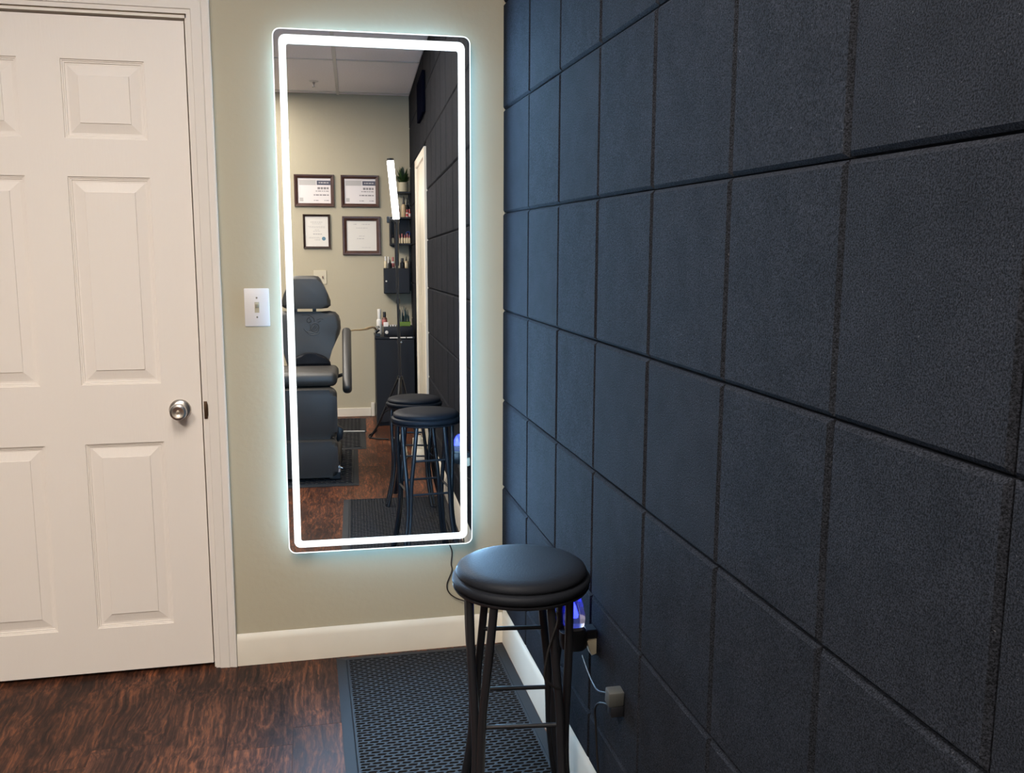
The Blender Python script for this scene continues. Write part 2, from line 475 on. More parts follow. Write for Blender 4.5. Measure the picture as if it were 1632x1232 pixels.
# right wall: backing plus felt panels
D2A, D2B, D2Z = -4.29, -3.36, 2.11       # doorway casing extent on the right wall
b = MB()
b.box(0.012, 0.12, YF-0.1, 0.0, -0.012, ZC+0.02)
wall_right = struct(b.build('wall_right', 'backing'), 'right wall clad in square black felt panels')
zr = [0.134, 0.2605, 0.562, 0.8645, 1.169, 1.4905, 1.8205, 2.150, 2.480, ZC]
yc = [0.0, -0.360, -0.6915, -1.0195, -1.3525, -1.6825, -1.9985, -2.305, -2.622, -2.940, -3.258, -3.58, -3.90, -4.22, -4.54, -4.86, YF]
G = 0.0016
def felt_panel(ya, yb, za, zb):
    # ya > yb (towards camera is more negative)
    dx = random.uniform(-0.0006, 0.0008)
    t = MB(); bv = 0.0065; bm = t.bm
    jit = [random.uniform(-0.0008, 0.0008) for _ in range(4)]
    y0, y1, z0, z1 = yb+G+jit[0], ya-G+jit[1], za+G+jit[2], zb-G+jit[3]
    back = [bm.verts.new((0.012, y, z)) for y, z in ((y0, z0), (y1, z0), (y1, z1), (y0, z1))]
    mid = [bm.verts.new((0.0062, y, z)) for y, z in ((y0, z0), (y1, z0), (y1, z1), (y0, z1))]
    fr = [bm.verts.new((dx, y, z)) for y, z in ((y0+bv, z0+bv), (y1-bv, z0+bv), (y1-bv, z1-bv), (y0+bv, z1-bv))]
    for A, B in ((back, mid), (mid, fr)):
        for i in range(4):
            j = (i+1) % 4
            bm.faces.new((A[i], A[j], B[j], B[i]))
    bm.faces.new(fr)
    bmesh.ops.recalc_face_normals(bm, faces=bm.faces)
    if fr[0].link_faces[-1].normal.x > 0: bmesh.ops.reverse_faces(bm, faces=bm.faces)
    t.build('felt_panel', 'felt', wall_right, sharp=20, origin=(0.012, (y0+y1)/2, (z0+z1)/2))
for i in range(len(yc)-1):
    for j in range(len(zr)-1):
        ya, yb, za, zb = yc[i], yc[i+1], zr[j], zr[j+1]
        if yb < D2B and ya > D2A and za < D2Z:      # meets the doorway
            if zb > D2Z + 0.02 and ya <= D2B and yb >= D2A: za = D2Z
            elif ya > D2B + 0.02 and yb < D2B:
                yb = D2B
            elif yb < D2A - 0.02 and ya > D2A:
                ya = D2A
            else: continue
        felt_panel(ya, yb, za, zb)

# ---- baseboards
def baseboard(name, pts, axis, a, bb, label):
    t = MB(); t.prism(pts, axis, a, bb)
    return struct(t.build(name, 'base', sharp=25), label)
prof_back = [(0.0, 0.0), (-0.013, 0.0), (-0.013, 0.085), (-0.009, 0.098), (-0.003, 0.107), (0.0, 0.107)]
baseboard('baseboard_back', prof_back, 'x', -0.8985, 0.0, 'cream baseboard under the lit mirror')
t = MB(); t.prism([(0.012, 0.0), (-0.001, 0.0), (-0.001, 0.105), (0.002, 0.122), (0.008, 0.134), (0.012, 0.134)], 'y', -0.013, D2B+0.0)
struct(t.build('baseboard_right', 'base', sharp=25), 'cream baseboard along the black felt wall')
t = MB(); t.box(-3.29, -0.37, YF, YF+0.012, 0, 0.075, 0.002)
bf = struct(t.build('baseboard_front', 'base'), 'low cream baseboard below the certificates')
t = MB(); t.box(-0.368, -0.338, YF, YF+0.022, 0, 0.12, 0.002); t.build('end_block', 'base', bf)
t = MB(); t.box(XL, OX0-0.066, -0.013, 0.0, 0, 0.107, 0.002)
struct(t.build('baseboard_left', 'base'), 'cream baseboard left of the white door')

# ------------------------------------------------------------------ door_1 : six-panel slab
PX = [DX0, -1.675, -1.443, -1.326, -1.094, DX1]
PZ = [0.014, 0.162, 0.767, 0.953, 1.584, 1.695, 1.922, DZ1]
YD = 0.004
b = MB(); bm = b.bm
def face(x0, x1, z0, z1, y): b.quad((x0, y, z0), (x1, y, z0), (x1, y, z1), (x0, y, z1))
for i in range(5):
    for j in range(7):
        if i in (1, 3) and j in (1, 3, 5): continue
        face(PX[i], PX[i+1], PZ[j], PZ[j+1], YD)
yb_ = YD+0.035
b.quad((DX0, yb_, 0.014), (DX0, yb_, DZ1), (DX1, yb_, DZ1), (DX1, yb_, 0.014))
b.quad((DX1, YD, 0.014), (DX1, yb_, 0.014), (DX1, yb_, DZ1), (DX1, YD, DZ1))
b.quad((DX0, YD, 0.014), (DX0, YD, DZ1), (DX0, yb_, DZ1), (DX0, yb_, 0.014))
b.quad((DX0, YD, DZ1), (DX1, YD, DZ1), (DX1, yb_, DZ1), (DX0, yb_, DZ1))
b.quad((DX0, YD, 0.014), (DX0, yb_, 0.014), (DX1, yb_, 0.014), (DX1, YD, 0.014))
bmesh.ops.remove_doubles(bm, verts=bm.verts, dist=1e-5)
door = struct(b.build('door_1', 'door', origin=((DX0+DX1)/2, YD, 0.014)), 'white six-panel door with a nickel knob')
prof = [(0.0, 0.0), (0.0012, 0.004), (0.0045, 0.0042), (0.0055, 0.0065), (0.0095, 0.0068), (0.0105, 0.0095), (0.0165, 0.0098), (0.0445, 0.0038), (0.0455, 0.0012)]
for i in (1, 3):
    for j in (1, 3, 5):
        t = MB(); bm = t.bm; rings = []
        for d, dep in prof:
            rings.append([bm.verts.new((xx, YD+dep, zz)) for xx, zz in ((PX[i]+d, PZ[j]+d), (PX[i+1]-d, PZ[j]+d), (PX[i+1]-d, PZ[j+1]-d), (PX[i]+d, PZ[j+1]-d))])
        for A, B in zip(rings, rings[1:]):
            for k in range(4): bm.faces.new((A[k], A[(k+1) % 4], B[(k+1) % 4], B[k]))
        bm.faces.new(rings[-1])
        bmesh.ops.recalc_face_normals(bm, faces=bm.faces)
        f = bm.faces[:][-1] if False else None
        t.build('raised_panel', 'door', door, sharp=12)
# knob
kx, kz = -1.041, 0.868
t = MB(); t.lathe([(0.0, 0.0), (0.0335, 0.0), (0.0335, 0.003), (0.030, 0.008), (0.020, 0.012), (0.0, 0.0125)], 40, (kx, YD, kz), '-y')
rs = t.build('knob_rosette', 'nickel', door)
t = MB(); t.lathe([(0.0, 0.011), (0.011, 0.011), (0.0105, 0.026), (0.016, 0.030), (0.0245, 0.038), (0.0265, 0.046), (0.0245, 0.054), (0.0185, 0.058), (0.0125, 0.0575), (0.0085, 0.0555), (0.0, 0.055)], 40, (kx, YD, kz), '-y')
t.build('door_knob', 'nickel', door)
t = MB(); t.lathe([(0.0, 0.0552), (0.006, 0.0552), (0.005, 0.0580), (0.0, 0.0585)], 20, (kx, YD, kz), '-y')
t.build('knob_button', 'nickel', rs)
# casing of door_1
cp = [(0.0, 0.0), (0.0, -0.008), (0.012, -0.0095), (0.014, -0.0125), (0.042, -0.016), (0.045, -0.0135), (0.062, -0.0175), (0.067, -0.0165), (0.067, 0.0)]
CX0, CX1, CZ = OX0+0.003, OX1-0.003, OZ+0.003
t = MB(); bm = t.bm
loops = []
for s_, d in cp:
    loops.append([bm.verts.new(p) for p in ((CX0-s_, d, 0.0), (CX0-s_, d, CZ+s_), (CX1+s_, d, CZ+s_), (CX1+s_, d, 0.0))])
for A, B in zip(loops, loops[1:]):
    for k in range(3): bm.faces.new((A[k], A[k+1], B[k+1], B[k]))
for k in (0, 3): bm.faces.new([l[k] for l in loops])
bmesh.ops.recalc_face_normals(bm, faces=bm.faces)
casing = struct(t.build('trim_1', 'trim', sharp=14), 'white moulded casing around the six-panel door')
t = MB()
t.box(OX1-0.008, OX1, 0.0, 0.115, 0.0, OZ); t.box(OX0, OX0+0.008, 0.0, 0.115, 0.0, OZ); t.box(OX0, OX1, 0.0, 0.115, OZ-0.008, OZ)
t.box(OX0, OX1, 0.041, 0.055, 0.0, OZ)
t.build('door_jamb', 'trim', casing)
t = MB(); t.prism([(OX1-0.0035, 0.838), (OX1+0.006, 0.838), (OX1+0.0085, 0.85), (OX1+0.0085, 0.882), (OX1+0.006, 0.894), (OX1-0.0035, 0.894)], 'y', -0.0125, 0.003, 0.0008)
t.build('strike_plate', 'bronze', casing)

# door_2 on the right wall, seen in the mirror
b = MB(); b.box(-0.002, 0.012, D2A+0.06, D2B-0.06, 0.01, D2Z-0.06, 0.001)
d2 = struct(b.build('door_2', 'door_leaf2'), 'cream door in the black felt wall, seen in the mirror')
t = MB()
for (ya, yb, za, zb) in ((-3.70, -3.48, 0.2, 0.9), (-3.70, -3.48, 1.1, 1.9), (-4.17, -3.95, 0.2, 0.9), (-4.17, -3.95, 1.1, 1.9)):
    t = MB(); t.box(-0.006, -0.001, ya, yb, za, zb, 0.002); t.build('raised_panel', 'door_leaf2', d2)
t = MB()
t.box(-0.016, 0.012, D2B-0.06, D2B, 0, D2Z, 0.003); t.box(-0.016, 0.012, D2A, D2A+0.06, 0, D2Z, 0.003); t.box(-0.016, 0.012, D2A+0.06, D2B-0.06, D2Z-0.06, D2Z, 0.003)
struct(t.build('trim_2', 'base'), 'cream casing around the far doorway')
# dark board above the far door
t = MB(); t.box(-0.022, -0.002, -3.87, -3.35, 2.33, 2.60, 0.003)
o = t.build('wall_board', 'navyboard'); tag(o, 'dark navy rectangular board high on the felt wall above the cream door', 'board')
# ------------------------------------------------------------------ lit mirror
MX0, MX1, MZ0, MZ1 = -0.7185, -0.1155, 0.386, 2.033
MY = -0.0369
mir = thing('led_mirror', 'tall rounded wall mirror with a glowing white light band, hung beside the door', 'mirror', (-0.4326, MY, 1.266))
def ring(t, r0, r1, y):
    bm = t.bm
    A = [bm.verts.new((p[0], y, p[1])) for p in r0]; B = [bm.verts.new((p[0], y, p[1])) for p in r1]
    n = len(A)
    for i in range(n): bm.faces.new((A[i], A[(i+1) % n], B[(i+1) % n], B[i]))
t = MB()
t.prism(rrect(MX0, MX1, MZ0, MZ1, 0.022), 'y', MY, MY+0.004)
glass = t.build('mirror_glass', 'mirror', mir)
t = MB(); bm = t.bm
o0, o1 = rrect(MX0-0.0018, MX1+0.0018, MZ0-0.0018, MZ1+0.0018, 0.0235), rrect(MX0+0.0012, MX1-0.0012, MZ0+0.0012, MZ1-0.0012, 0.021)
for ya, yb, ra, rb in ((MY+0.0045, MY-0.0006, o0, o0), (MY-0.0006, MY-0.0006, o0, o1), (MY-0.0006, MY+0.0045, o1, o1)):
    A = [bm.verts.new((p[0], ya, p[1])) for p in ra]; B = [bm.verts.new((p[0], yb, p[1])) for p in rb]
    for i in range(len(A)): bm.faces.new((A[i], A[(i+1) % len(A)], B[(i+1) % len(A)], B[i]))
bmesh.ops.recalc_face_normals(bm, faces=bm.faces)
t.build('glass_edge', 'edge', mir)
def mrect(d, dt, r): return rrect(MX0+d, MX1-d, MZ0+d+0.001, MZ1-dt, r)
for nm, mt, a, b_ in (('light_band', 'band', mrect(0.0203, 0.0203, 0.018), mrect(0.0340, 0.0400, 0.010)),
                      ('band_edge', 'band_soft', mrect(0.0163, 0.0163, 0.021), mrect(0.0203, 0.0203, 0.018)),
                      ('band_edge', 'band_soft', mrect(0.0340, 0.0400, 0.010), mrect(0.0382, 0.0445, 0.007))):
    t = MB(); ring(t, a, b_, MY-0.0007)
    bd = t.build(nm, mt, mir)
    for p in bd.data.polygons:
        if p.normal.y > 0: p.flip()
t = MB(); t.prism(rrect(MX0+0.045, MX1-0.045, MZ0+0.045, MZ1-0.045, 0.015), 'y', MY+0.0045, MY+0.016)
t.build('back_housing', 'house', mir)
hs = rrect(MX0+0.040, MX1-0.040, MZ0+0.040, MZ1-0.040, 0.015)
hs2 = rrect(MX0+0.0449, MX1-0.0449, MZ0+0.0449, MZ1-0.0449, 0.015)
t = MB(); bm = t.bm
A = [bm.verts.new((p[0], MY+0.006, p[1])) for p in hs]; B = [bm.verts.new((p[0], MY+0.0145, p[1])) for p in hs]
C_ = [bm.verts.new((p[0], MY+0.0145, p[1])) for p in hs2]
for P_, Q_ in ((A, B), (B, C_)):
    for i in range(len(P_)): bm.faces.new((P_[i], P_[(i+1) % len(P_)], Q_[(i+1) % len(P_)], Q_[i]))
bmesh.ops.recalc_face_normals(bm, faces=bm.faces)
t.build('back_light_strip', 'halo', mir)
for za, zb in ((1.70, 1.76), (0.60, 0.64)):
    t = MB(); t.box(-0.55, -0.31, MY+0.0162, MY+0.033, za, zb); t.build('hanging_bracket', 'house', mir)
t = MB(); t.box(-0.655, -0.640, MY+0.005, MY+0.028, MZ0-0.004, MZ0+0.01, 0.002); t.build('lower_clip', 'blackplastic', mir)
mir.rotation_euler = (-0.01054, 0.0, -0.02602)

# mirror cord
MO = ORG[mir.name]; MI = mir.rotation_euler.to_matrix().inverted()
t = MB(); t.tube([MO + MI @ (Vector(p) - MO) for p in [(-0.190, -0.030, 0.40), (-0.187, -0.014, 0.374), (-0.177, -0.0075, 0.342), (-0.180, -0.006, 0.300), (-0.1775, -0.006, 0.274), (-0.195, -0.006, 0.228), (-0.189, -0.0065, 0.198), (-0.166, -0.009, 0.177), (-0.131, -0.015, 0.161), (-0.113, -0.018, 0.130), (-0.108, -0.0175, 0.06), (-0.106, -0.019, 0.013)]], 0.0022, 8, 8)
t.build('power_cord', 'cordbrown', mir)['label'] = 'thin dark cord hanging below the mirror'

# light switch
sw = thing('light_switch', 'white wall plate with one ivory toggle, between door casing and mirror', 'switch', (-0.7945, 0.0, 1.189))
t = MB(); t.box(-0.8325, -0.7560, -0.0055, 0.0, 1.1285, 1.2485, 0.0028, 2); t.build('cover_plate', 'plate', sw)
t = MB(); t.box(-0.8015, -0.7875, -0.0062, -0.0048, 1.172, 1.2055); tg = t.build('toggle_slot', 'ivory', sw)
t = MB(); t.box(-0.7995, -0.7895, -0.0155, -0.005, 1.191, 1.2035, 0.0015, rot=Matrix.Rotation(0.45, 3, 'X')); t.build('toggle', 'ivory', sw)
for z in (1.219, 1.158):
    t = MB(); t.lathe([(0.0, 0.0), (0.0032, 0.0), (0.0025, 0.001), (0.0, 0.0013)], 14, (-0.7945, -0.0055, z), '-y'); t.build('screw', 'chrome', sw)

# ------------------------------------------------------------------ bar stool
def make_stool(label, x, y, hs=0.664, rz=0.0):
    k = hs/0.664
    r = thing('bar_stool', label, 'stool', (x, y, 0.0), 'round black bar stools by the felt wall')
    def L(p): return (x+p[0], y+p[1], p[2]*k)
    R_ = 0.1555
    t = MB(); t.lathe([(0.0, hs-0.034), (R_-0.012, hs-0.034), (R_-0.003, hs-0.030), (R_, hs-0.022), (R_-0.001, hs-0.015), (R_-0.007, hs-0.011), (R_-0.010, hs-0.0105), (R_-0.012, hs-0.0085),
                       (R_-0.009, hs-0.006), (R_-0.0085, hs-0.001), (R_-0.012, hs+0.006), (R_-0.022, hs+0.012), (R_-0.038, hs+0.0155), (R_-0.07, hs+0.0175), (0.0, hs+0.018)], 72, (x, y, 0))
    t.build('seat_cushion', 'vinyl', r, sharp=60)
    t = MB(); t.lathe([(0.0, hs-0.044), (R_-0.018, hs-0.044), (R_-0.005, hs-0.040), (R_-0.002, hs-0.0345), (R_-0.002, hs-0.0338), (0.0, hs-0.0338)], 64, (x, y, 0))
    t.build('seat_rim', 'blackmetal', r)
    tr = 0.0094
    top = 0.664-0.042
    for sx in (-1, 1):
        for sy in (-1, 1):
            a = MB(); a.tube([L((sx*0.1104-0.008, sy*0.056, top)), L((sx*0.1076-0.008, sy*0.072, 0.50)), L((sx*0.1012-0.008, sy*0.088, 0.38)), L((sx*0.0984-0.008, sy*0.094, 0.30)), L((sx*0.1012-0.008, sy*0.099, 0.22)), L((sx*0.1159-0.008, sy*0.114, 0.11)), L((sx*0.1325-0.008, sy*0.130, 0.018))], tr, 12, 6)
            lg = a.build('leg', 'blackmetal', r, sharp=60)
            a = MB(); a.tube([L((sx*0.0607-0.008, sy*0.122, top)), L((sx*0.0718-0.008, sy*0.118, 0.50)), L((sx*0.0837-0.008, sy*0.112, 0.38)), L((sx*0.0874-0.008, sy*0.110, 0.30)), L((sx*0.0911-0.008, sy*0.115, 0.22)), L((sx*0.1040-0.008, sy*0.130, 0.11)), L((sx*0.1196-0.008, sy*0.146, 0.018))], tr, 12, 6)
            a.build('leg_brace', 'blackmetal', r, sharp=60)
            a = MB(); a.lathe([(0.0, 0.0118), (0.011, 0.0118), (0.0125, 0.014), (0.0115, 0.027), (0.0, 0.027)], 16, L((sx*0.1260-0.008, sy*0.138, 0)))
            a.build('rubber_foot', 'blackplastic', lg)
    rr = 0.0052
    def rung(p, q):
        a = MB(); a.tube([L(p), L(q)], rr, 10); a.build('rung', 'blackmetal', r, sharp=60)
    rung((-0.093, -0.108, 0.345), (0.077, -0.108, 0.345))
    rung((-0.093, 0.108, 0.325), (0.077, 0.108, 0.325))
    rung((-0.079, 0.113, 0.475), (0.063, 0.113, 0.475))
    rung((-0.106, -0.088, 0.335), (-0.106, 0.088, 0.335))
    rung((0.090, -0.088, 0.335), (0.090, 0.088, 0.335))
    r.rotation_euler = (0, 0, rz)
    return r
make_stool('round black padded bar stool standing on the ribbed mat in front of the mirror', -0.189, -1.095, 0.668, math.radians(-8))
make_stool('lower round black stool behind the first one, seen only in the mirror', -0.178, -2.12, 0.585, math.radians(12))

# ------------------------------------------------------------------ rubber mats
def make_mat(x0, x1, y0, y1, label, px=0.031, py=0.0136, bw=0.038, flat=False):
    r = thing('rubber_mat', label, 'mat', ((x0+x1)/2, (y0+y1)/2, 0.0), 'black rubber floor mats')
    h = 0.011
    t = MB()
    # border: sloped outer edge, flat top, small raised lip
    bm = t.bm
    def rect(i, z): return [bm.verts.new(p) for p in ((x0+i, y0+i, z), (x1-i, y0+i, z), (x1-i, y1-i, z), (x0+i, y1-i, z))]
    R1 = [rect(0.0, 0.0005), rect(0.0, 0.0025), rect(bw-0.008, h-0.003), rect(bw-0.006, h-0.0045), rect(bw-0.004, h+0.0005), rect(bw, h+0.0005), rect(bw, 0.003)]
    for A, B in zip(R1, R1[1:]):
        for i in range(4): bm.faces.new((A[i], A[(i+1) % 4], B[(i+1) % 4], B[i]))
    bm.faces.new(R1[0][::-1])
    bmesh.ops.recalc_face_normals(bm, faces=bm.faces)
    t.build('border', 'rubber_border', r, sharp=10)
    ax0, ax1, ay0, ay1 = x0+bw, x1-bw, y0+bw, y1-bw
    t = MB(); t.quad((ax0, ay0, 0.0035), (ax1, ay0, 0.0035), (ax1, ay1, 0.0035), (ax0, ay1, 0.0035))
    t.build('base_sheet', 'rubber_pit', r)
    # lattice of raised rubber around staggered slots
    nx = max(1, round((ax1-ax0)/px)); ny = max(1, round((ay1-ay0)/py))
    px = (ax1-ax0)/nx; py = (ay1-ay0)/ny
    verts = []; faces = []
    hole = [(-0.44, -0.10), (-0.34, -0.32), (0.28, -0.36), (0.44, 0.10), (0.34, 0.32), (-0.28, 0.36)]
    def slab_cell(cx0, cx1, cy0, cy1, full):
        cx, cy = (cx0+cx1)/2, (cy0+cy1)/2
        b0 = len(verts)
        outer = [(cx0, cy), (cx0, cy0), (cx1, cy0), (cx1, cy), (cx1, cy1), (cx0, cy1)]
        if not full:
            verts.extend([(p[0], p[1], h) for p in outer]); faces.append(tuple(b0+i for i in (1, 2, 3, 4, 5, 0))); return
        w, d = cx1-cx0, cy1-cy0
        inn = [(cx+a*w, cy+c*d) for a, c in hole]
        wob = 0.0022
        verts.extend([(p[0], p[1], h) for p in outer])
        verts.extend([(p[0], p[1], h-0.0002) for p in inn])
        verts.extend([(p[0], p[1], 0.0036) for p in inn])
        for i in range(6):
            j = (i+1) % 6
            faces.append((b0+i, b0+j, b0+6+j, b0+6+i))
            faces.append((b0+6+i, b0+6+j, b0+12+j, b0+12+i))
    for j in range(ny):
        ya = ay0+j*py
        if j % 2 == 0:
            for i in range(nx): slab_cell(ax0+i*px, ax0+(i+1)*px, ya, ya+py, True)
        else:
            slab_cell(ax0, ax0+px/2, ya, ya+py, True)
            for i in range(nx-1): slab_cell(ax0+(i+0.5)*px, ax0+(i+1.5)*px, ya, ya+py, True)
            slab_cell(ax1-px/2, ax1, ya, ya+py, True)
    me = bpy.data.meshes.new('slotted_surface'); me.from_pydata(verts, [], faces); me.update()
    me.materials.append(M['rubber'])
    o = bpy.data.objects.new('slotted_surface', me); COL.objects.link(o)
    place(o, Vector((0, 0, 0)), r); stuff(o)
    return r
make_mat(-0.577, -0.0045, -2.23, -0.028, 'long black slotted rubber mat under the stool along the felt wall')
make_mat(-1.12, -0.49, -3.68, -2.57, 'black rubber mat under the footrest of the tattoo chair', 0.06, 0.03)
make_mat(-1.12, -0.43, -4.36, -3.70, 'black rubber mat right behind the tattoo chair', 0.06, 0.03)
make_mat(-1.12, -0.42, -5.06, -4.375, 'black rubber mat in front of the certificate wall', 0.06, 0.03)

# ------------------------------------------------------------------ plugs and cords on the felt wall
fr = thing('air_freshener', 'black plug-in air freshener with a clear top glowing blue, on the felt wall', 'air freshener', (-0.03, -1.055, 0.447))
def sq(cx, cy, rx, ry, z, n=20, p=3.0):
    out = []
    for i in range(n):
        a = 2*PI*i/n; c, s_ = math.cos(a), math.sin(a)
        out.append((cx+rx*math.copysign(abs(c)**(2/p), c), cy+ry*math.copysign(abs(s_)**(2/p), s_), z))
    return out
def loft(t, rings):
    bm = t.bm
    R_ = [[bm.verts.new(p) for p in r] for r in rings]
    n = len(R_[0])
    for A, B in zip(R_, R_[1:]):
        for i in range(n): bm.faces.new((A[i], A[(i+1) % n], B[(i+1) % n], B[i]))
    bm.faces.new(R_[0][::-1]); bm.faces.new(R_[-1])
    bmesh.ops.recalc_face_normals(bm, faces=bm.faces)
    return t
fx, fy = -0.052, -1.055
t = MB(); loft(t, [sq(fx+0.004, fy, 0.020, 0.019, 0.4460), sq(fx, fy, 0.031, 0.023, 0.4520), sq(fx, fy, 0.034, 0.024, 0.4740), sq(fx, fy, 0.034, 0.024, 0.4920), sq(fx, fy, 0.026, 0.022, 0.4960)]); t.build('body', 'blackplastic', fr)
t = MB(); loft(t, [sq(fx, fy, 0.0225, 0.020, 0.4965), sq(fx, fy, 0.0225, 0.020, 0.5050)]); t.build('neck', 'grey', fr)
t = MB(); loft(t, [sq(fx, fy, 0.024, 0.0215, 0.5055), sq(fx, fy, 0.0255, 0.023, 0.5180), sq(fx, fy, 0.026, 0.0235, 0.5320), sq(fx, fy, 0.022, 0.021, 0.5440), sq(fx+0.003, fy, 0.018, 0.016, 0.5560), sq(fx+0.004, fy, 0.012, 0.010, 0.5720), sq(fx+0.004, fy, 0.004, 0.004, 0.5780)]); t.build('clear_shade', 'clear', fr)
t = MB(); t.lathe([(0.0, 0.5270), (0.010, 0.5270), (0.011, 0.5320), (0.006, 0.5520), (0.0, 0.5680)], 14, (fx-0.003, fy-0.003, 0)); t.build('blue_lamp', 'blueglow', fr)
t = MB(); t.box(-0.026, 0.0, fy-0.018, fy+0.018, 0.4740, 0.4960, 0.002); t.build('plug', 'blackplastic', fr)
t = MB(); t.prism([(-0.024, 0.468), (-0.0004, 0.472), (-0.0004, 0.436), (-0.012, 0.432)], 'y', fy-0.017, fy+0.012, 0.001)
t.build('wall_tab', 'creamplate', fr)['label'] = 'cream tab at the back of the freshener'
pl = thing('power_adapter', 'small grey power adapter plugged in low on the felt wall beside the stool', 'adapter', (-0.02, -1.256, 0.38))
t = MB(); t.box(-0.036, -0.0005, -1.271, -1.241, 0.405, 0.440, 0.004, 2, Matrix.Rotation(0.12, 3, 'X')); t.build('adapter_body', 'adapter', pl)
t = MB(); t.box(-0.030, -0.0005, -1.269, -1.243, 0.380, 0.405, 0.003, 2); t.build('adapter_base', 'blackplastic', pl)
t = MB(); t.tube([(-0.028, -1.242, 0.424), (-0.032, -1.225, 0.418), (-0.028, -1.17, 0.395), (-0.020, -1.11, 0.382), (-0.012, -1.04, 0.382), (-0.006, -0.98, 0.390)], 0.0022, 8, 8)
tag(t.build('adapter_cord', 'cord'), 'thin black cord running from the grey adapter towards the mirror wall', 'cord')
t = MB(); t.tube([(-0.022, -1.242, 0.392), (-0.026, -1.225, 0.390), (-0.030, -1.185, 0.372), (-0.030, -1.160, 0.345), (-0.026, -1.155, 0.30), (-0.022, -1.165, 0.20), (-0.016, -1.19, 0.10), (-0.012, -1.20, 0.02), (-0.020, -1.24, 0.0145), (-0.024, -1.50, 0.0145)], 0.0026, 8, 8)
tag(t.build('hanging_cord', 'cord'), 'black cord looping from below the grey adapter straight down to the mat', 'cord')
t = MB(); t.tube([(-0.142, -1.226, 0.612), (-0.1412, -1.230, 0.593), (-0.151, -1.232, 0.563), (-0.162, -1.232, 0.5245), (-0.1685, -1.232, 0.4753), (-0.160, -1.232, 0.4587), (-0.1475, -1.230, 0.4459), (-0.1334, -1.226, 0.4386)], 0.0026, 8, 8)
tag(t.build('loose_cord', 'cord'), 'short glossy black cord hooked against the front right leg of the stool', 'cord')

# ------------------------------------------------------------------ certificate wall (seen in the mirror)
def certificate(x0, x1, z0, z1, m, label, frame, paper):
    """x0<x1; frame of width m"""
    y = YF
    c = thing('framed_certificate', label, 'certificate', ((x0+x1)/2, y, z0), 'framed certificates on the far wall')
    t = MB(); bm = t.bm
    prof_ = [(0, 0.0), (0, 0.014), (0.004, 0.020), (m*0.45, 0.018), (m*0.75, 0.013), (m, 0.010), (m, 0.003)]
    R_ = [[bm.verts.new(p) for p in ((x0+d, y+h, z0+d), (x1-d, y+h, z0+d), (x1-d, y+h, z1-d), (x0+d, y+h, z1-d))] for d, h in prof_]
    for A, B in zip(R_, R_[1:]):
        for i in range(4): bm.faces.new((A[i], A[(i+1) % 4], B[(i+1) % 4], B[i]))
    bmesh.ops.recalc_face_normals(bm, faces=bm.faces)
    t.build('frame', frame, c, sharp=15)
    t = MB(); t.box(x0+m-0.002, x1-m+0.002, y+0.001, y+0.004, z0+m-0.002, z1-m+0.002); sh = t.build('paper_sheet', paper, c)
    return c, sh, (x0+m, x1-m, z0+m, z1-m)
def words(sh, rows, mat, X):
    """rows of (start, end, z, height) in fractions; broken into word bars; reader's left is +x"""
    t = MB(); x0, x1, z0, z1 = X
    rnd = random.Random(3)
    for a, e, zf, hf in rows:
        u = a
        while u < e - 0.01:
            w = min(e-u, rnd.uniform(0.04, 0.11))
            xa, xb = x1-(x1-x0)*u, x1-(x1-x0)*(u+w)
            z = z0+(z1-z0)*zf; hh = (z1-z0)*hf
            t.box(min(xa, xb), max(xa, xb), YF+0.0040, YF+0.0044, z, z+hh)
            u += w+0.02
    stuff(t.build('print', mat, sh))
def patch(sh, name, mat, X, u0, u1, v0, v1):
    x0, x1, z0, z1 = X
    t = MB(); t.box(x1-(x1-x0)*u1, x1-(x1-x0)*u0, YF+0.0039, YF+0.0043, z0+(z1-z0)*v0, z0+(z1-z0)*v1); t.build(name, mat, sh)
for x0, x1, lab in ((-0.976, -0.643, 'wide brown-framed certificate with dark banner, upper left of the four in the mirror'), (-0.587, -0.265, 'wide brown-framed certificate with dark banner, upper right of the four in the mirror')):
    c, sh, X = certificate(x0, x1, 1.815, 2.084, 0.030, lab, 'frame', 'paperpink')
    patch(sh, 'pattern_band', 'printlight', X, 0.44, 0.96, 0.72, 0.93)
    patch(sh, 'banner', 'banner', X, 0.0, 0.42, 0.73, 0.91)
    words(sh, [(0.06, 0.36, 0.80, 0.045)], 'printlight', X)
    words(sh, [(0.06, 0.40, 0.56, 0.085), (0.06, 0.46, 0.47, 0.03), (0.06, 0.52, 0.31, 0.045), (0.06, 0.20, 0.10, 0.025), (0.38, 0.52, 0.10, 0.025)], 'print', X)
    patch(sh, 'corner_stamp', 'printlight', X, 0.84, 0.95, 0.07, 0.22)
c, sh, X = certificate(-0.912, -0.684, 1.4635, 1.752, 0.018, 'small portrait certificate with blue seal in thin dark frame, lower left in the mirror', 'framedark', 'paper')
words(sh, [(0.25, 0.78, 0.80, 0.022), (0.3, 0.7, 0.745, 0.016), (0.14, 0.88, 0.66, 0.014), (0.14, 0.82, 0.62, 0.014), (0.4, 0.6, 0.55, 0.014), (0.35, 0.66, 0.50, 0.014), (0.28, 0.66, 0.395, 0.035), (0.4, 0.86, 0.30, 0.012), (0.36, 0.86, 0.27, 0.012), (0.36, 0.6, 0.21, 0.02)], 'printlight', X)
t = MB(); t.lathe([(0.0, 0.0), (0.0165, 0.0), (0.0165, 0.0012), (0.0, 0.0012)], 14, (X[1]-(X[1]-X[0])*0.20, YF+0.004, X[2]+(X[3]-X[2])*0.26), 'y'); t.build('seal', 'seal', sh)
c, sh, X = certificate(-0.583, -0.257, 1.409, 1.738, 0.037, 'large square certificate in a wide red-brown frame, lower right in the mirror', 'frame', 'paper')
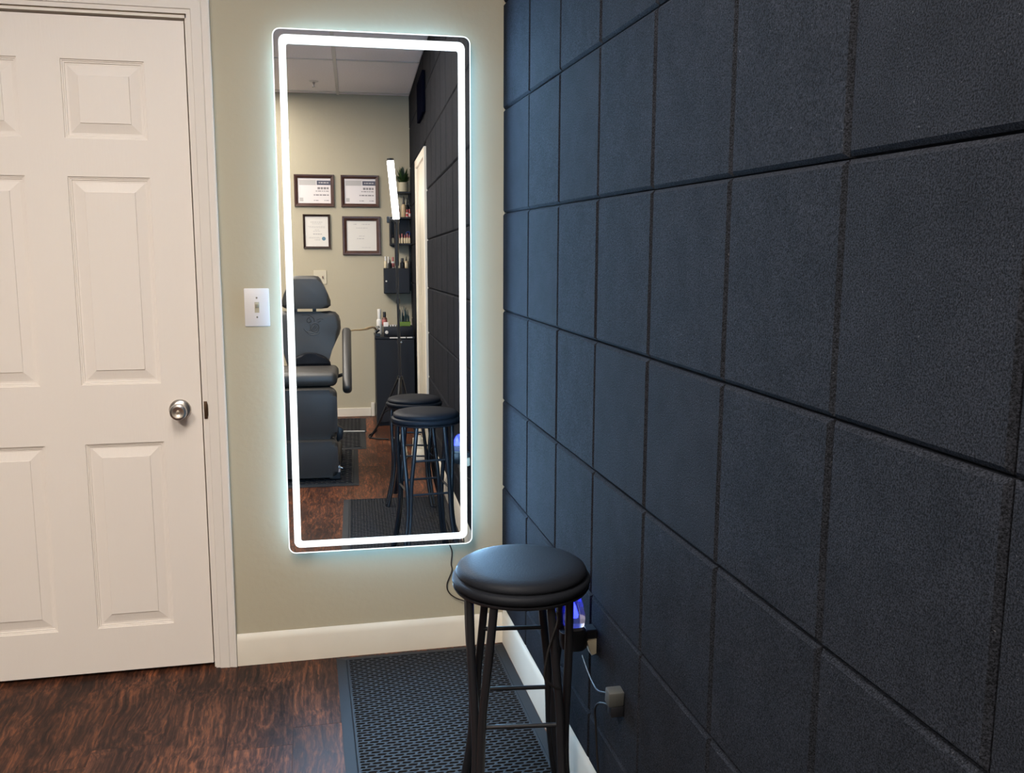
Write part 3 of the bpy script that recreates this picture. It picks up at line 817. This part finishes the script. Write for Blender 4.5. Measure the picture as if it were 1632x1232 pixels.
words(sh, [(0.22, 0.50, 0.87, 0.02), (0.66, 0.78, 0.87, 0.02), (0.3, 0.68, 0.75, 0.016), (0.4, 0.6, 0.48, 0.016), (0.42, 0.66, 0.39, 0.025), (0.2, 0.5, 0.10, 0.012)], 'printlight', X)

so = thing('switch_plate', 'square cream double switch plate below the certificates, behind the headrest', 'switch', (-0.78, YF, 1.16))
t = MB(); t.box(-0.836, -0.725, YF, YF+0.006, 1.160, 1.278, 0.002); t.build('cover_plate', 'creamplate', so)
for xx in (-0.804, -0.758):
    t = MB(); t.box(xx-0.005, xx+0.005, YF+0.005, YF+0.016, 1.210, 1.228, 0.001, rot=Matrix.Rotation(0.4, 3, 'X')); t.build('toggle', 'brown', so)

# sprinkler
sp = thing('fire_sprinkler', 'small chrome sprinkler head on the ceiling, seen in the mirror', 'sprinkler', (-0.770, -4.66, ZC-0.04))
t = MB(); t.lathe([(0.0, ZC-0.008), (0.026, ZC-0.008), (0.036, ZC-0.003), (0.038, ZC), (0.0, ZC)], 20, (-0.770, -4.66, 0)); t.build('escutcheon', 'grid', sp)
t = MB(); t.lathe([(0.0, ZC-0.046), (0.014, ZC-0.046), (0.014, ZC-0.044), (0.004, ZC-0.042), (0.005, ZC-0.022), (0.010, ZC-0.018), (0.010, ZC-0.008), (0.0, ZC-0.008)], 14, (-0.770, -4.66, 0)); t.build('sprinkler_head', 'chrome', sp)

# ------------------------------------------------------------------ shelves in the far corner
sf = thing('wall_shelf', 'black tiered wall shelf in the far corner, holding a plant and bottles', 'shelf', (-0.09, YF, 1.49))
YS = YF+0.17
def board(name, x0, x1, y0, y1, z0, z1, p=sf):
    t = MB(); t.box(x0, x1, y0, y1, z0, z1, 0.0015); return t.build(name, 'satinblack', p)
board('shelf_board', -0.135, -0.004, YF, YS, 1.925, 1.940)
board('shelf_board', -0.184, -0.004, YF, YS, 1.712, 1.727)
board('shelf_board', -0.184, -0.004, YF, YS, 1.492, 1.507)
board('back_panel', -0.172, -0.004, YF, YF+0.008, 1.507, 1.712)
board('side_panel', -0.184, -0.172, YF, YS, 1.507, 1.712)
t = MB(); t.prism([(YF, 1.940), (YF+0.03, 1.940), (YF+0.03, 1.10), (YF, 1.10)], 'x', -0.016, -0.004); t.build('upright', 'satinblack', sf)
t = MB(); t.prism([(-0.184, 1.492), (-0.10, 1.492), (-0.10, 1.455)], 'y', YF, YF+0.012); t.build('bracket', 'satinblack', sf)
cb = thing('wall_cabinet', 'small black wall cabinet in the far corner below the bottle shelf', 'cabinet', (-0.12, YF, 1.08))
t = MB(); t.box(-0.240, -0.020, YF, YS-0.012, 1.080, 1.297, 0.002); t.build('cabinet_body', 'satinblack', cb)
t = MB(); t.box(-0.238, -0.022, YS-0.0118, YS+0.004, 1.083, 1.292, 0.003); dr = t.build('cabinet_door', 'satinblack', cb)
t = MB(); t.lathe([(0.0, 0.0), (0.004, 0.0), (0.004, 0.008), (0.008, 0.012), (0.006, 0.018), (0.0, 0.019)], 14, (-0.222, YS+0.004, 1.186), 'y'); t.build('knob', 'white', dr)

# plant
pp = thing('potted_plant', 'leafy green plant in a cream pot on the top shelf', 'plant', (-0.062, YF+0.085, 1.940))
px_, py_ = -0.062, YF+0.085
t = MB(); t.lathe([(0.0, 1.940), (0.036, 1.940), (0.0405, 1.944), (0.0415, 2.016), (0.0405, 2.021), (0.036, 2.021), (0.035, 2.008), (0.0, 2.008)], 28, (px_, py_, 0)); t.build('pot', 'potcream', pp)
t = MB(); t.lathe([(0.0, 2.009), (0.034, 2.009), (0.0, 2.013)], 16, (px_, py_, 0)); t.build('soil', 'blackplastic', pp)
rnd = random.Random(5)
def leaf(name, mat, a, tilt, ln, w, parent, zc):
    d = Vector((math.cos(a), math.sin(a), 0)); s_ = Vector((-d.y, d.x, 0)); bm_ = MB(); bm = bm_.bm
    prev = None
    for k in range(6):
        u = k/5
        p = Vector((px_, py_, zc)) + d*(0.006+ln*u*math.sin(tilt)) + Vector((0, 0, ln*u*math.cos(tilt) - 0.35*ln*u*u*math.sin(tilt)))
        ww = w*math.sin(PI*min(1, 0.12+u*0.88))
        cur = (bm.verts.new(p - s_*ww), bm.verts.new(p + Vector((0, 0, -ww*0.3))), bm.verts.new(p + s_*ww))
        if prev:
            bm.faces.new((prev[0], prev[1], cur[1], cur[0])); bm.faces.new((prev[1], prev[2], cur[2], cur[1]))
        prev = cur
    bm_.build(name, mat, parent, sharp=80)
for k in range(70):
    a = rnd.uniform(0, 2*PI)
    ln = rnd.uniform(0.09, 0.17)
    tl = rnd.uniform(0.1, 0.95)
    if math.cos(a) > 0.2: ln = min(ln, 0.055/max(0.3, math.sin(tl)))
    if math.sin(a) < -0.2: ln = min(ln, 0.075/max(0.4, math.sin(tl)))
    leaf('leaf', 'leaf' if rnd.random() < 0.6 else 'leafdark', a, tl, ln, rnd.uniform(0.008, 0.014), pp, 2.010)

def bottle(label, x, y, z, r, h, mat, capmat, cap='cone', nlabel=None, group=None, name='bottle', cat='bottle'):
    o = thing(name, label, cat, (x, y, z), group)
    hb = h*0.62
    t = MB(); t.lathe([(0.0, z), (r*0.94, z), (r, z+0.003), (r, z+hb*0.86), (r*0.8, z+hb*0.95), (r*0.42, z+hb), (0.0, z+hb)], 20, (x, y, 0)); t.build('bottle_body', mat, o)
    t = MB()
    if cap == 'cone': t.lathe([(0.0, z+hb), (r*0.6, z+hb), (r*0.55, z+hb+h*0.08), (r*0.2, z+h*0.95), (r*0.12, z+h), (0.0, z+h)], 16, (x, y, 0))
    else: t.lathe([(0.0, z+hb), (r*0.62, z+hb), (r*0.62, z+h-0.003), (r*0.55, z+h), (0.0, z+h)], 16, (x, y, 0))
    t.build('cap', capmat, o)
    if nlabel:
        t = MB(); t.lathe([(r+0.0004, z+hb*0.15), (r+0.0008, z+hb*0.16), (r+0.0008, z+hb*0.72), (r+0.0004, z+hb*0.73)], 20, (x, y, 0)); t.build('label_band', nlabel, o)
    return o
yb = YF+0.10
z2s = 1.727
bottle('slim brown bottle with white top on the middle shelf, next to the light stick', -0.105, yb, z2s, 0.013, 0.115, 'brown', 'white', 'flat')
bottle('tan squeeze bottle with tall black cone cap on the middle shelf', -0.062, yb, z2s, 0.020, 0.180, 'tan', 'blackplastic', 'cone')
bottle('black cone-capped bottle at the right end of the middle shelf', -0.030, yb-0.04, z2s, 0.017, 0.170, 'blackplastic', 'blackplastic', 'cone')
bottle('short red and white bottle in front on the middle shelf', -0.034, yb+0.035, z2s, 0.011, 0.066, 'white', 'red', 'flat', 'red')
bottle('short red bottle at the right front of the middle shelf', -0.014, yb+0.030, z2s, 0.0105, 0.070, 'red', 'pink', 'flat', 'white')
z3s = 1.507
names = ['first', 'second', 'third', 'fourth', 'fifth', 'sixth', 'seventh']
for k, xx in enumerate((-0.158, -0.128, -0.104, -0.080, -0.056, -0.036, -0.018)):
    bottle('small pink and cream ink bottle, %s from the left in the lower shelf row' % names[k], xx, yb+0.02, z3s, 0.0105, 0.076+0.006*(k % 2), 'cream', 'pink' if k else 'blackplastic', 'flat' if k % 2 else 'cone', 'cream', 'ink bottles on the lower shelf')
t = MB(); t.tube([(-0.025+0.016*math.cos(a*PI/8), yb-0.03, 1.590+0.016*math.sin(a*PI/8)) for a in range(16)], 0.006, 8, 0, True)
ring_ = thing('tape_roll', 'blue round roll standing behind the ink bottles on the lower shelf', 'tape', (-0.025, yb-0.03, 1.507))
t.build('roll', 'blue', ring_)
t = MB(); t.box(-0.040, -0.010, yb-0.045, yb-0.015, 1.507, 1.568, 0.002); t.build('stand', 'blackplastic', ring_)
z4s = 1.297
bottle('white tube bottle at the left end of the wall cabinet top', -0.222, yb-0.02, z4s, 0.013, 0.100, 'cream', 'white', 'flat')
bottle('white bottle second from the left on the wall cabinet top', -0.197, yb-0.03, z4s, 0.013, 0.098, 'white', 'white', 'flat')
bottle('short black bottle in front on the wall cabinet top', -0.188, yb+0.03, z4s, 0.016, 0.075, 'blackplastic', 'blackplastic', 'cone')
bottle('white bottle with pink label on the wall cabinet top beside the tripod pole', -0.160, yb, z4s, 0.014, 0.094, 'white', 'pink', 'flat', 'pink')
bottle('squat black jar on the wall cabinet top right of the pole', -0.080, yb, z4s, 0.020, 0.085, 'blackplastic', 'blackplastic', 'flat', name='jar', cat='jar')
bottle('peach bottle with black cone cap on the wall cabinet top', -0.047, yb+0.02, z4s, 0.0125, 0.100, 'tan', 'blackplastic', 'cone', 'cream')
bottle('black bottle at the right end of the wall cabinet top', -0.018, yb, z4s, 0.013, 0.100, 'blackplastic', 'blackplastic', 'cone')

# low cabinet and what stands on it
lc = thing('low_cabinet', 'tall black storage cabinet standing on the floor in the far corner', 'cabinet', (-0.17, -4.92, 0.0))
t = MB(); t.box(-0.330, -0.012, YF+0.002, -4.668, 0.0, 0.722, 0.002); t.build('cabinet_body', 'satinblack', lc)
t = MB(); t.box(-0.334, -0.010, YF+0.002, -4.652, 0.722, 0.738, 0.002); t.build('cabinet_top', 'satinblack', lc)
t = MB(); t.box(-0.328, -0.014, -4.6678, -4.652, 0.03, 0.715, 0.002); t.build('cabinet_door', 'satinblack', lc)
t = MB()
for xa, xb in ((-0.215, -0.150), (-0.130, -0.085), (-0.075, -0.030)): t.box(xa, xb, -4.652, -4.6495, 0.727, 0.737)
t.build('pale_edge_strip', 'white', lc)
ps = thing('power_supply', 'black box with a white dial on top of the low cabinet', 'power supply', (-0.13, -4.75, 0.738))
t = MB(); t.box(-0.262, -0.020, -4.86, -4.665, 0.743, 0.822, 0.005, 2); t.build('case', 'satinblack', ps)
t = MB(); t.lathe([(0.0, 0.0), (0.014, 0.0), (0.012, 0.010), (0.0, 0.011)], 18, (-0.238, -4.665, 0.776), 'y'); t.build('dial', 'white', ps)
t = MB()
for xx in (-0.25, -0.03): t.box(xx-0.008, xx+0.008, -4.70, -4.68, 0.738, 0.7432)
t.build('foot', 'blackplastic', ps)
zt = 0.822
bottle('tall white bottle standing at the back of the low cabinet', -0.288, -4.98, 0.738, 0.026, 0.215, 'white', 'white', 'flat')
bottle('dark jar with a pink band on the black dial box', -0.250, -4.80, zt, 0.021, 0.115, 'brown', 'blackplastic', 'flat', 'pink', name='jar', cat='jar')
t = MB(); t.box(-0.262, -0.222, -4.712, -4.672, zt, zt+0.034, 0.002); bx = t.build('small_box', 'pink'); tag(bx, 'small pale pink box at the left front of the black dial box', 'box')
bx.data.materials[0] = M['paperpink']
for k, (xx, yy, mm, dsc) in enumerate(((-0.205, -4.69, 'white', 'first'), (-0.183, -4.70, 'paperpink', 'second'), (-0.164, -4.69, 'white', 'third'))):
    t = MB(); t.lathe([(0.0, zt), (0.007, zt), (0.009, zt+0.014), (0.0075, zt+0.014), (0.006, zt+0.004), (0.0, zt+0.004)], 14, (xx, yy, 0))
    tag(t.build('ink_cup', mm), 'tiny pale ink cup on the black dial box, %s from the pink box' % dsc, 'cup', 'ink cups on the dial box')
gb = thing('pen_box', 'green open box packed with dark pens on the black dial box', 'pen box', (-0.09, -4.75, zt))
t = MB()
for q in ((-0.132, -0.040, -4.722, -4.716), (-0.132, -0.040, -4.806, -4.800), (-0.132, -0.126, -4.80, -4.722), (-0.046, -0.040, -4.80, -4.722)): t.box(*q, zt, zt+0.036, 0.0012)
t.box(-0.132, -0.040, -4.806, -4.716, zt, zt+0.003)
t.build('box_shell', 'green', gb)
rnd = random.Random(11)
for k in range(22):
    xx, yy = rnd.uniform(-0.122, -0.05), rnd.uniform(-4.79, -4.73)
    dx, dy = rnd.uniform(-0.012, 0.012), rnd.uniform(-0.008, 0.008)
    hh = rnd.uniform(0.085, 0.165)
    t = MB(); t.tube([(xx, yy, zt+0.004), (xx+dx, yy+dy, zt+hh*0.8), (xx+dx*1.2, yy+dy*1.2, zt+hh)], [0.0045, 0.0045, 0.002], 7)
    t.build('pen', rnd.choice(['teal', 'teal', 'blackplastic', 'grey']), gb)
tm = thing('tattoo_machine', 'small dark hand machine resting on the low cabinet edge beside the dial box', 'machine', (-0.30, -4.68, 0.738))
t = MB(); t.tube([(-0.330, -4.69, 0.775), (-0.300, -4.69, 0.800)], [0.014, 0.014], 12); t.build('grip', 'blackplastic', tm)
t = MB(); t.lathe([(0.0, 0.0), (0.017, 0.0), (0.018, 0.006), (0.012, 0.016), (0.0, 0.018)], 16, (-0.310, -4.69, 0.812)); t.build('motor', 'grey', tm)
t = MB(); t.box(-0.33, -0.29, -4.70, -4.68, 0.7385, 0.768, 0.003); t.build('cradle', 'blackplastic', tm)
t = MB(); t.tube([(-0.322, -4.66, 0.80), (-0.345, -4.55, 0.825), (-0.375, -4.35, 0.838), (-0.42, -4.1, 0.842), (-0.47, -3.9, 0.850), (-0.505, -3.72, 0.862), (-0.55, -3.50, 0.868)], [0.009, 0.009, 0.011, 0.007, 0.005, 0.005, 0.005], 10, 6)
tag(t.build('cable', 'tan'), 'pale cable bridging from the low cabinet to the tattoo chair', 'cable')

# ------------------------------------------------------------------ light stand
ls = thing('light_stand', 'slim black tripod stand with a bright white light stick at the top', 'lamp', (-0.17, -3.90, 0.0))
t = MB(); t.tube([(-0.216, -3.90, 2.068), (-0.180, -3.90, 1.655)], 0.0245, 18); t.build('light_tube', 'stick', ls, sharp=50)
t = MB(); t.tube([(-0.2165, -3.90, 2.069), (-0.2175, -3.90, 2.085)], 0.025, 18); t.tube([(-0.180, -3.90, 1.654), (-0.1775, -3.90, 1.628)], 0.022, 18)
t.build('end_cap', 'blackplastic', ls, sharp=50)
t = MB(); t.tube([(-0.1775, -3.90, 1.63), (-0.180, -3.90, 1.335)], 0.016, 12); t.tube([(-0.181, -3.90, 1.345), (-0.168, -3.90, 0.30)], 0.0095, 12); t.build('pole', 'blackmetal', ls, sharp=50)
for z in (1.335, 1.06, 0.76): 
    t = MB(); t.lathe([(0.0, z-0.018), (0.014, z-0.018), (0.016, z), (0.014, z+0.018), (0.0, z+0.018)], 14, (-0.180+(1.335-z)*0.0125, -3.90, 0)); t.build('collar', 'blackplastic', ls)
t = MB(); t.lathe([(0.0, 0.0), (0.007, 0.0), (0.007, 0.02), (0.0, 0.02)], 10, (-0.160, -3.88, 0.76), 'y'); t.build('knob', 'chrome', ls)
t = MB(); t.lathe([(0.0, 0.48), (0.02, 0.48), (0.02, 0.505), (0.0, 0.505)], 14, (-0.1705, -3.90, 0)); t.build('hub', 'blackmetal', ls)
for k in range(3):
    a = math.radians(222+120*k)
    ca, sa = math.cos(a), math.sin(a)
    R3 = 0.30 if k == 0 else (0.155 if k == 1 else 0.26)
    if k == 1: a = math.radians(330)
    ca, sa = math.cos(a), math.sin(a)
    t = MB(); t.tube([(-0.1705+ca*0.016, -3.90+sa*0.016, 0.49), (-0.1705+ca*R3*0.75, -3.90+sa*R3*0.75, 0.11), (-0.1705+ca*R3, -3.90+sa*R3, 0.010)], 0.0085, 8); lg = t.build('leg', 'blackmetal', ls)
    t = MB(); t.tube([(-0.1685, -3.90, 0.31), (-0.1705+ca*R3*0.60, -3.90+sa*R3*0.60, 0.205)], 0.005, 8); t.build('strut', 'blackmetal', ls)
    t = MB(); t.lathe([(0.0, 0.0005), (0.012, 0.0005), (0.012, 0.014), (0.0, 0.014)], 10, (-0.1705+ca*R3, -3.90+sa*R3, 0)); t.build('rubber_foot', 'blackplastic', lg)
t = MB(); t.tube([(-0.1785, -3.89, 1.63), (-0.205, -3.88, 1.645), (-0.232, -3.88, 1.650)], 0.009, 8); t.box(-0.250, -0.226, -3.892, -3.868, 1.625, 1.672, 0.004); t.build('phone_clamp', 'blackplastic', ls)

t = MB(); t.tube([(-0.34, -4.42, 0.008), (-0.37, -4.30, 0.008), (-0.405, -4.20, 0.008), (-0.395, -4.10, 0.008), (-0.34, -4.05, 0.008), (-0.26, -4.02, 0.008)], 0.006, 8, 8)
tag(t.build('floor_cable', 'cord'), 'black cable curling on the wood floor beside the tripod', 'cable')
t = MB(); t.tube([(-0.95, -4.30, 0.0165), (-0.70, -4.365, 0.0165), (-0.55, -4.36, 0.0165), (-0.435, -4.35, 0.0155)], 0.004, 8, 8)
tag(t.build('mat_cable', 'white'), 'pale cable lying across the rubber mat behind the chair', 'cable')

# ------------------------------------------------------------------ shoes
def shoe(x, y, label, rz):
    s = thing('sneaker', label, 'shoe', (x, y, 0.0), 'white sneakers by the felt wall')
    # toe towards +y ; length .27
    def out(sc, z, y0=0.0, y1=0.27):
        pts = []
        for i in range(20):
            a = 2*PI*i/20
            yy = 0.5-0.5*math.cos(a); 
            w = 0.036+0.012*math.sin(PI*yy)+0.008*yy
            w *= abs(math.sin(a))**0.6
            pts.append((x + math.copysign(w, math.sin(a))*sc, y + y0+(y1-y0)*yy, z))
        return pts
    t = MB(); loft(t, [out(0.96, 0.0015), out(1.03, 0.008), out(1.03, 0.026), out(0.98, 0.030)]); t.build('sole', 'sole', s)
    t = MB(); loft(t, [out(0.97, 0.030, 0.004, 0.262), out(0.98, 0.045, 0.004, 0.258), out(0.93, 0.062, 0.006, 0.235), out(0.82, 0.080, 0.006, 0.195), out(0.76, 0.100, 0.004, 0.150), out(0.74, 0.125, 0.0, 0.125), out(0.60, 0.122, 0.012, 0.112), out(0.5, 0.10, 0.02, 0.10)]); t.build('upper', 'shoe', s)
    t = MB(); loft(t, [out(0.36, 0.097, 0.10, 0.165), out(0.38, 0.104, 0.095, 0.160), out(0.40, 0.140, 0.085, 0.125), out(0.36, 0.150, 0.085, 0.115)]); t.build('tongue', 'shoe', s)
    t = MB()
    for k in range(5):
        yy = 0.20-0.018*k; zz = 0.083+0.0095*k
        t.tube([(x-0.020, y+yy, zz-0.004), (x, y+yy+0.004, zz+0.006), (x+0.020, y+yy, zz-0.004)], 0.0028, 6)
    t.build('laces', 'sole', s)
    s.rotation_euler = (0, 0, rz)
    return s
shoe(-0.075, -3.46, 'white sneaker nearer the felt wall, behind the stools in the mirror', 0.0)
shoe(-0.205, -3.50, 'white sneaker on the left, half hidden by the stool legs in the mirror', 0.0)

# ------------------------------------------------------------------ tattoo chair
CX = -0.812
ch = thing('tattoo_chair', 'black vinyl tattoo chair with headrest and padded legrest, facing the mirror', 'chair', (CX, -3.05, 0.0))
def padx(pts, y0, y1, bev, name, mat='vinyl2', rot=None, pivot=None, seg=4):
    t = MB(); t.prism([(CX+p[0], p[1]) for p in pts], 'y', y0, y1, bev, seg)
    if rot is not None:
        pv = Vector(pivot); mt = Matrix.Translation(pv) @ Matrix.Rotation(rot, 4, 'X') @ Matrix.Translation(-pv); t.xf(mt)
    return t.build(name, mat, ch, sharp=50)
def sym(half):
    """half outline (x>0) from bottom to top -> closed symmetric outline"""
    return half + [(-x_, z_) for x_, z_ in reversed(half)]
# legrest lower and upper pads
def rr2(w, z0, z1, r): return [(p[0], p[1]) for p in rrect(-w, w, z0, z1, r, 5)]
padx(rr2(0.200, 0.265, 0.575, 0.045), -2.80, -2.69, 0.030, 'legrest_pad', rot=-0.10, pivot=(CX, -2.72, 0.57))
padx(rr2(0.200, 0.035, 0.262, 0.035), -2.775, -2.665, 0.028, 'legrest_pad', rot=-0.06, pivot=(CX, -2.72, 0.26))
# seat
t = MB(); t.box(CX-0.205, CX+0.205, -3.36, -2.74, 0.575, 0.665, 0.038, 4, Matrix.Rotation(0.03, 3, 'X')); t.build('seat_pad', 'vinyl2', ch, sharp=50)
# backrest
bh = [(0.10, 0.590), (0.125, 0.61), (0.142, 0.68), (0.160, 0.745), (0.185, 0.80), (0.214, 0.858), (0.224, 0.90), (0.222, 0.945), (0.212, 0.985), (0.190, 1.008), (0.155, 1.016), (0.08, 1.012)]
bk = padx(sym(bh), -3.47, -3.36, 0.030, 'backrest', rot=0.06, pivot=(CX, -3.40, 0.60))
# embossed emblem on the backrest
t = MB()
def em(pts, r=0.0028): t.tube([(CX+p[0], -3.372-(p[1]-0.6)*0.06+0.0142, p[1]) for p in pts], r, 6, 5)
em([(0.055+0.026*math.cos(a*PI/6), 0.905+0.030*math.sin(a*PI/6)) for a in range(13)])
em([(0.034, 0.895), (0.056, 0.921)], 0.003); em([(0.040, 0.884), (0.066, 0.915)], 0.003); em([(0.050, 0.879), (0.074, 0.905)], 0.003)
em([(0.020, 0.975), (0.005, 0.965), (0.002, 0.945), (0.018, 0.94), (0.03, 0.95), (0.02, 0.965)])
em([(-0.03, 0.99), (0.01, 0.992), (0.045, 0.97), (0.05, 0.945)])
em([(0.068, 0.955), (0.09, 0.967), (0.11, 0.962)]); em([(0.07, 0.94), (0.092, 0.95)])
em([(-0.02, 0.90), (0.0, 0.878), (0.03, 0.872), (0.05, 0.866)]); em([(0.022, 0.93), (0.024, 0.90), (0.02, 0.88)])
em([(-0.01, 0.885), (0.02, 0.86), (0.06, 0.86), (0.085, 0.87)])
t.build('emblem', 'vinyl2', bk)
# headrest
hh = [(0.10, 1.032), (0.140, 1.036), (0.160, 1.052), (0.160, 1.085), (0.145, 1.125), (0.118, 1.185), (0.098, 1.230), (0.085, 1.246), (0.06, 1.252)]
hd = padx(sym(hh), -3.46, -3.35, 0.026, 'headrest', rot=0.02, pivot=(CX, -3.40, 1.03))
t = MB()
for sx in (-0.075, 0.05): t.box(CX+sx-0.012, CX+sx+0.012, -3.46, -3.44, 0.98, 1.08)
t.build('headrest_post', 'blackmetal', ch)
# lumbar cushion
t = MB(); t.prism([(CX+p[0], p[1]) for p in [(-0.12, 0.655)] + [(0.02+0.135*math.cos(PI-a*PI/12), 0.655+0.085*math.sin(a*PI/12)) for a in range(13)]][1:], 'y', -3.35, -3.27, 0.018, 3); t.build('lumbar_cushion', 'vinyl', ch, sharp=50)
# arms
for sx in (-1, 1):
    t = MB(); t.box(-0.030, 0.030, -0.27, 0.27, -0.036, 0.036, 0.026, 4)
    ax = CX+sx*0.262
    t.xf(Matrix.Translation((ax, -3.18, 0.705)) @ Matrix.Rotation(-0.75, 4, 'X')); ar = t.build('armrest', 'vinyl2', ch, sharp=50)
    t = MB(); t.tube([(CX+sx*0.16, -3.30, 0.57), (CX+sx*0.245, -3.28, 0.60), (ax, -3.24, 0.72)], 0.014, 10); t.build('arm_bracket', 'blackmetal', ar)
# base
t = MB(); t.box(CX-0.15, CX+0.15, -3.30, -2.86, 0.10, 0.574, 0.01); t.build('base_column', 'satinblack', ch)
t = MB(); t.box(CX-0.21, CX+0.21, -3.50, -2.84, 0.0125, 0.10, 0.012, 2); t.build('base_plate', 'satinblack', ch)
t = MB(); t.box(CX+0.14, CX+0.215, -2.835, -2.70, 0.0125, 0.065, 0.006); pd = t.build('pedal', 'blackplastic', ch)
t = MB(); t.tube([(CX+0.188, -2.70, 0.095), (CX+0.225, -2.70, 0.083)], 0.006, 8); t.box(CX+0.195, CX+0.211, -2.712, -2.70, 0.06, 0.10); t.build('pedal_lever', 'chrome', pd)
t = MB(); t.prism([(CX+0.19, 0.33), (CX+0.235, 0.30), (CX+0.228, 0.24), (CX+0.19, 0.22)], 'y', -2.90, -2.84, 0.006); t.tube([(CX+0.13, -2.87, 0.28), (CX+0.2, -2.87, 0.28)], 0.012, 8); t.build('side_knob', 'blackplastic', ch)
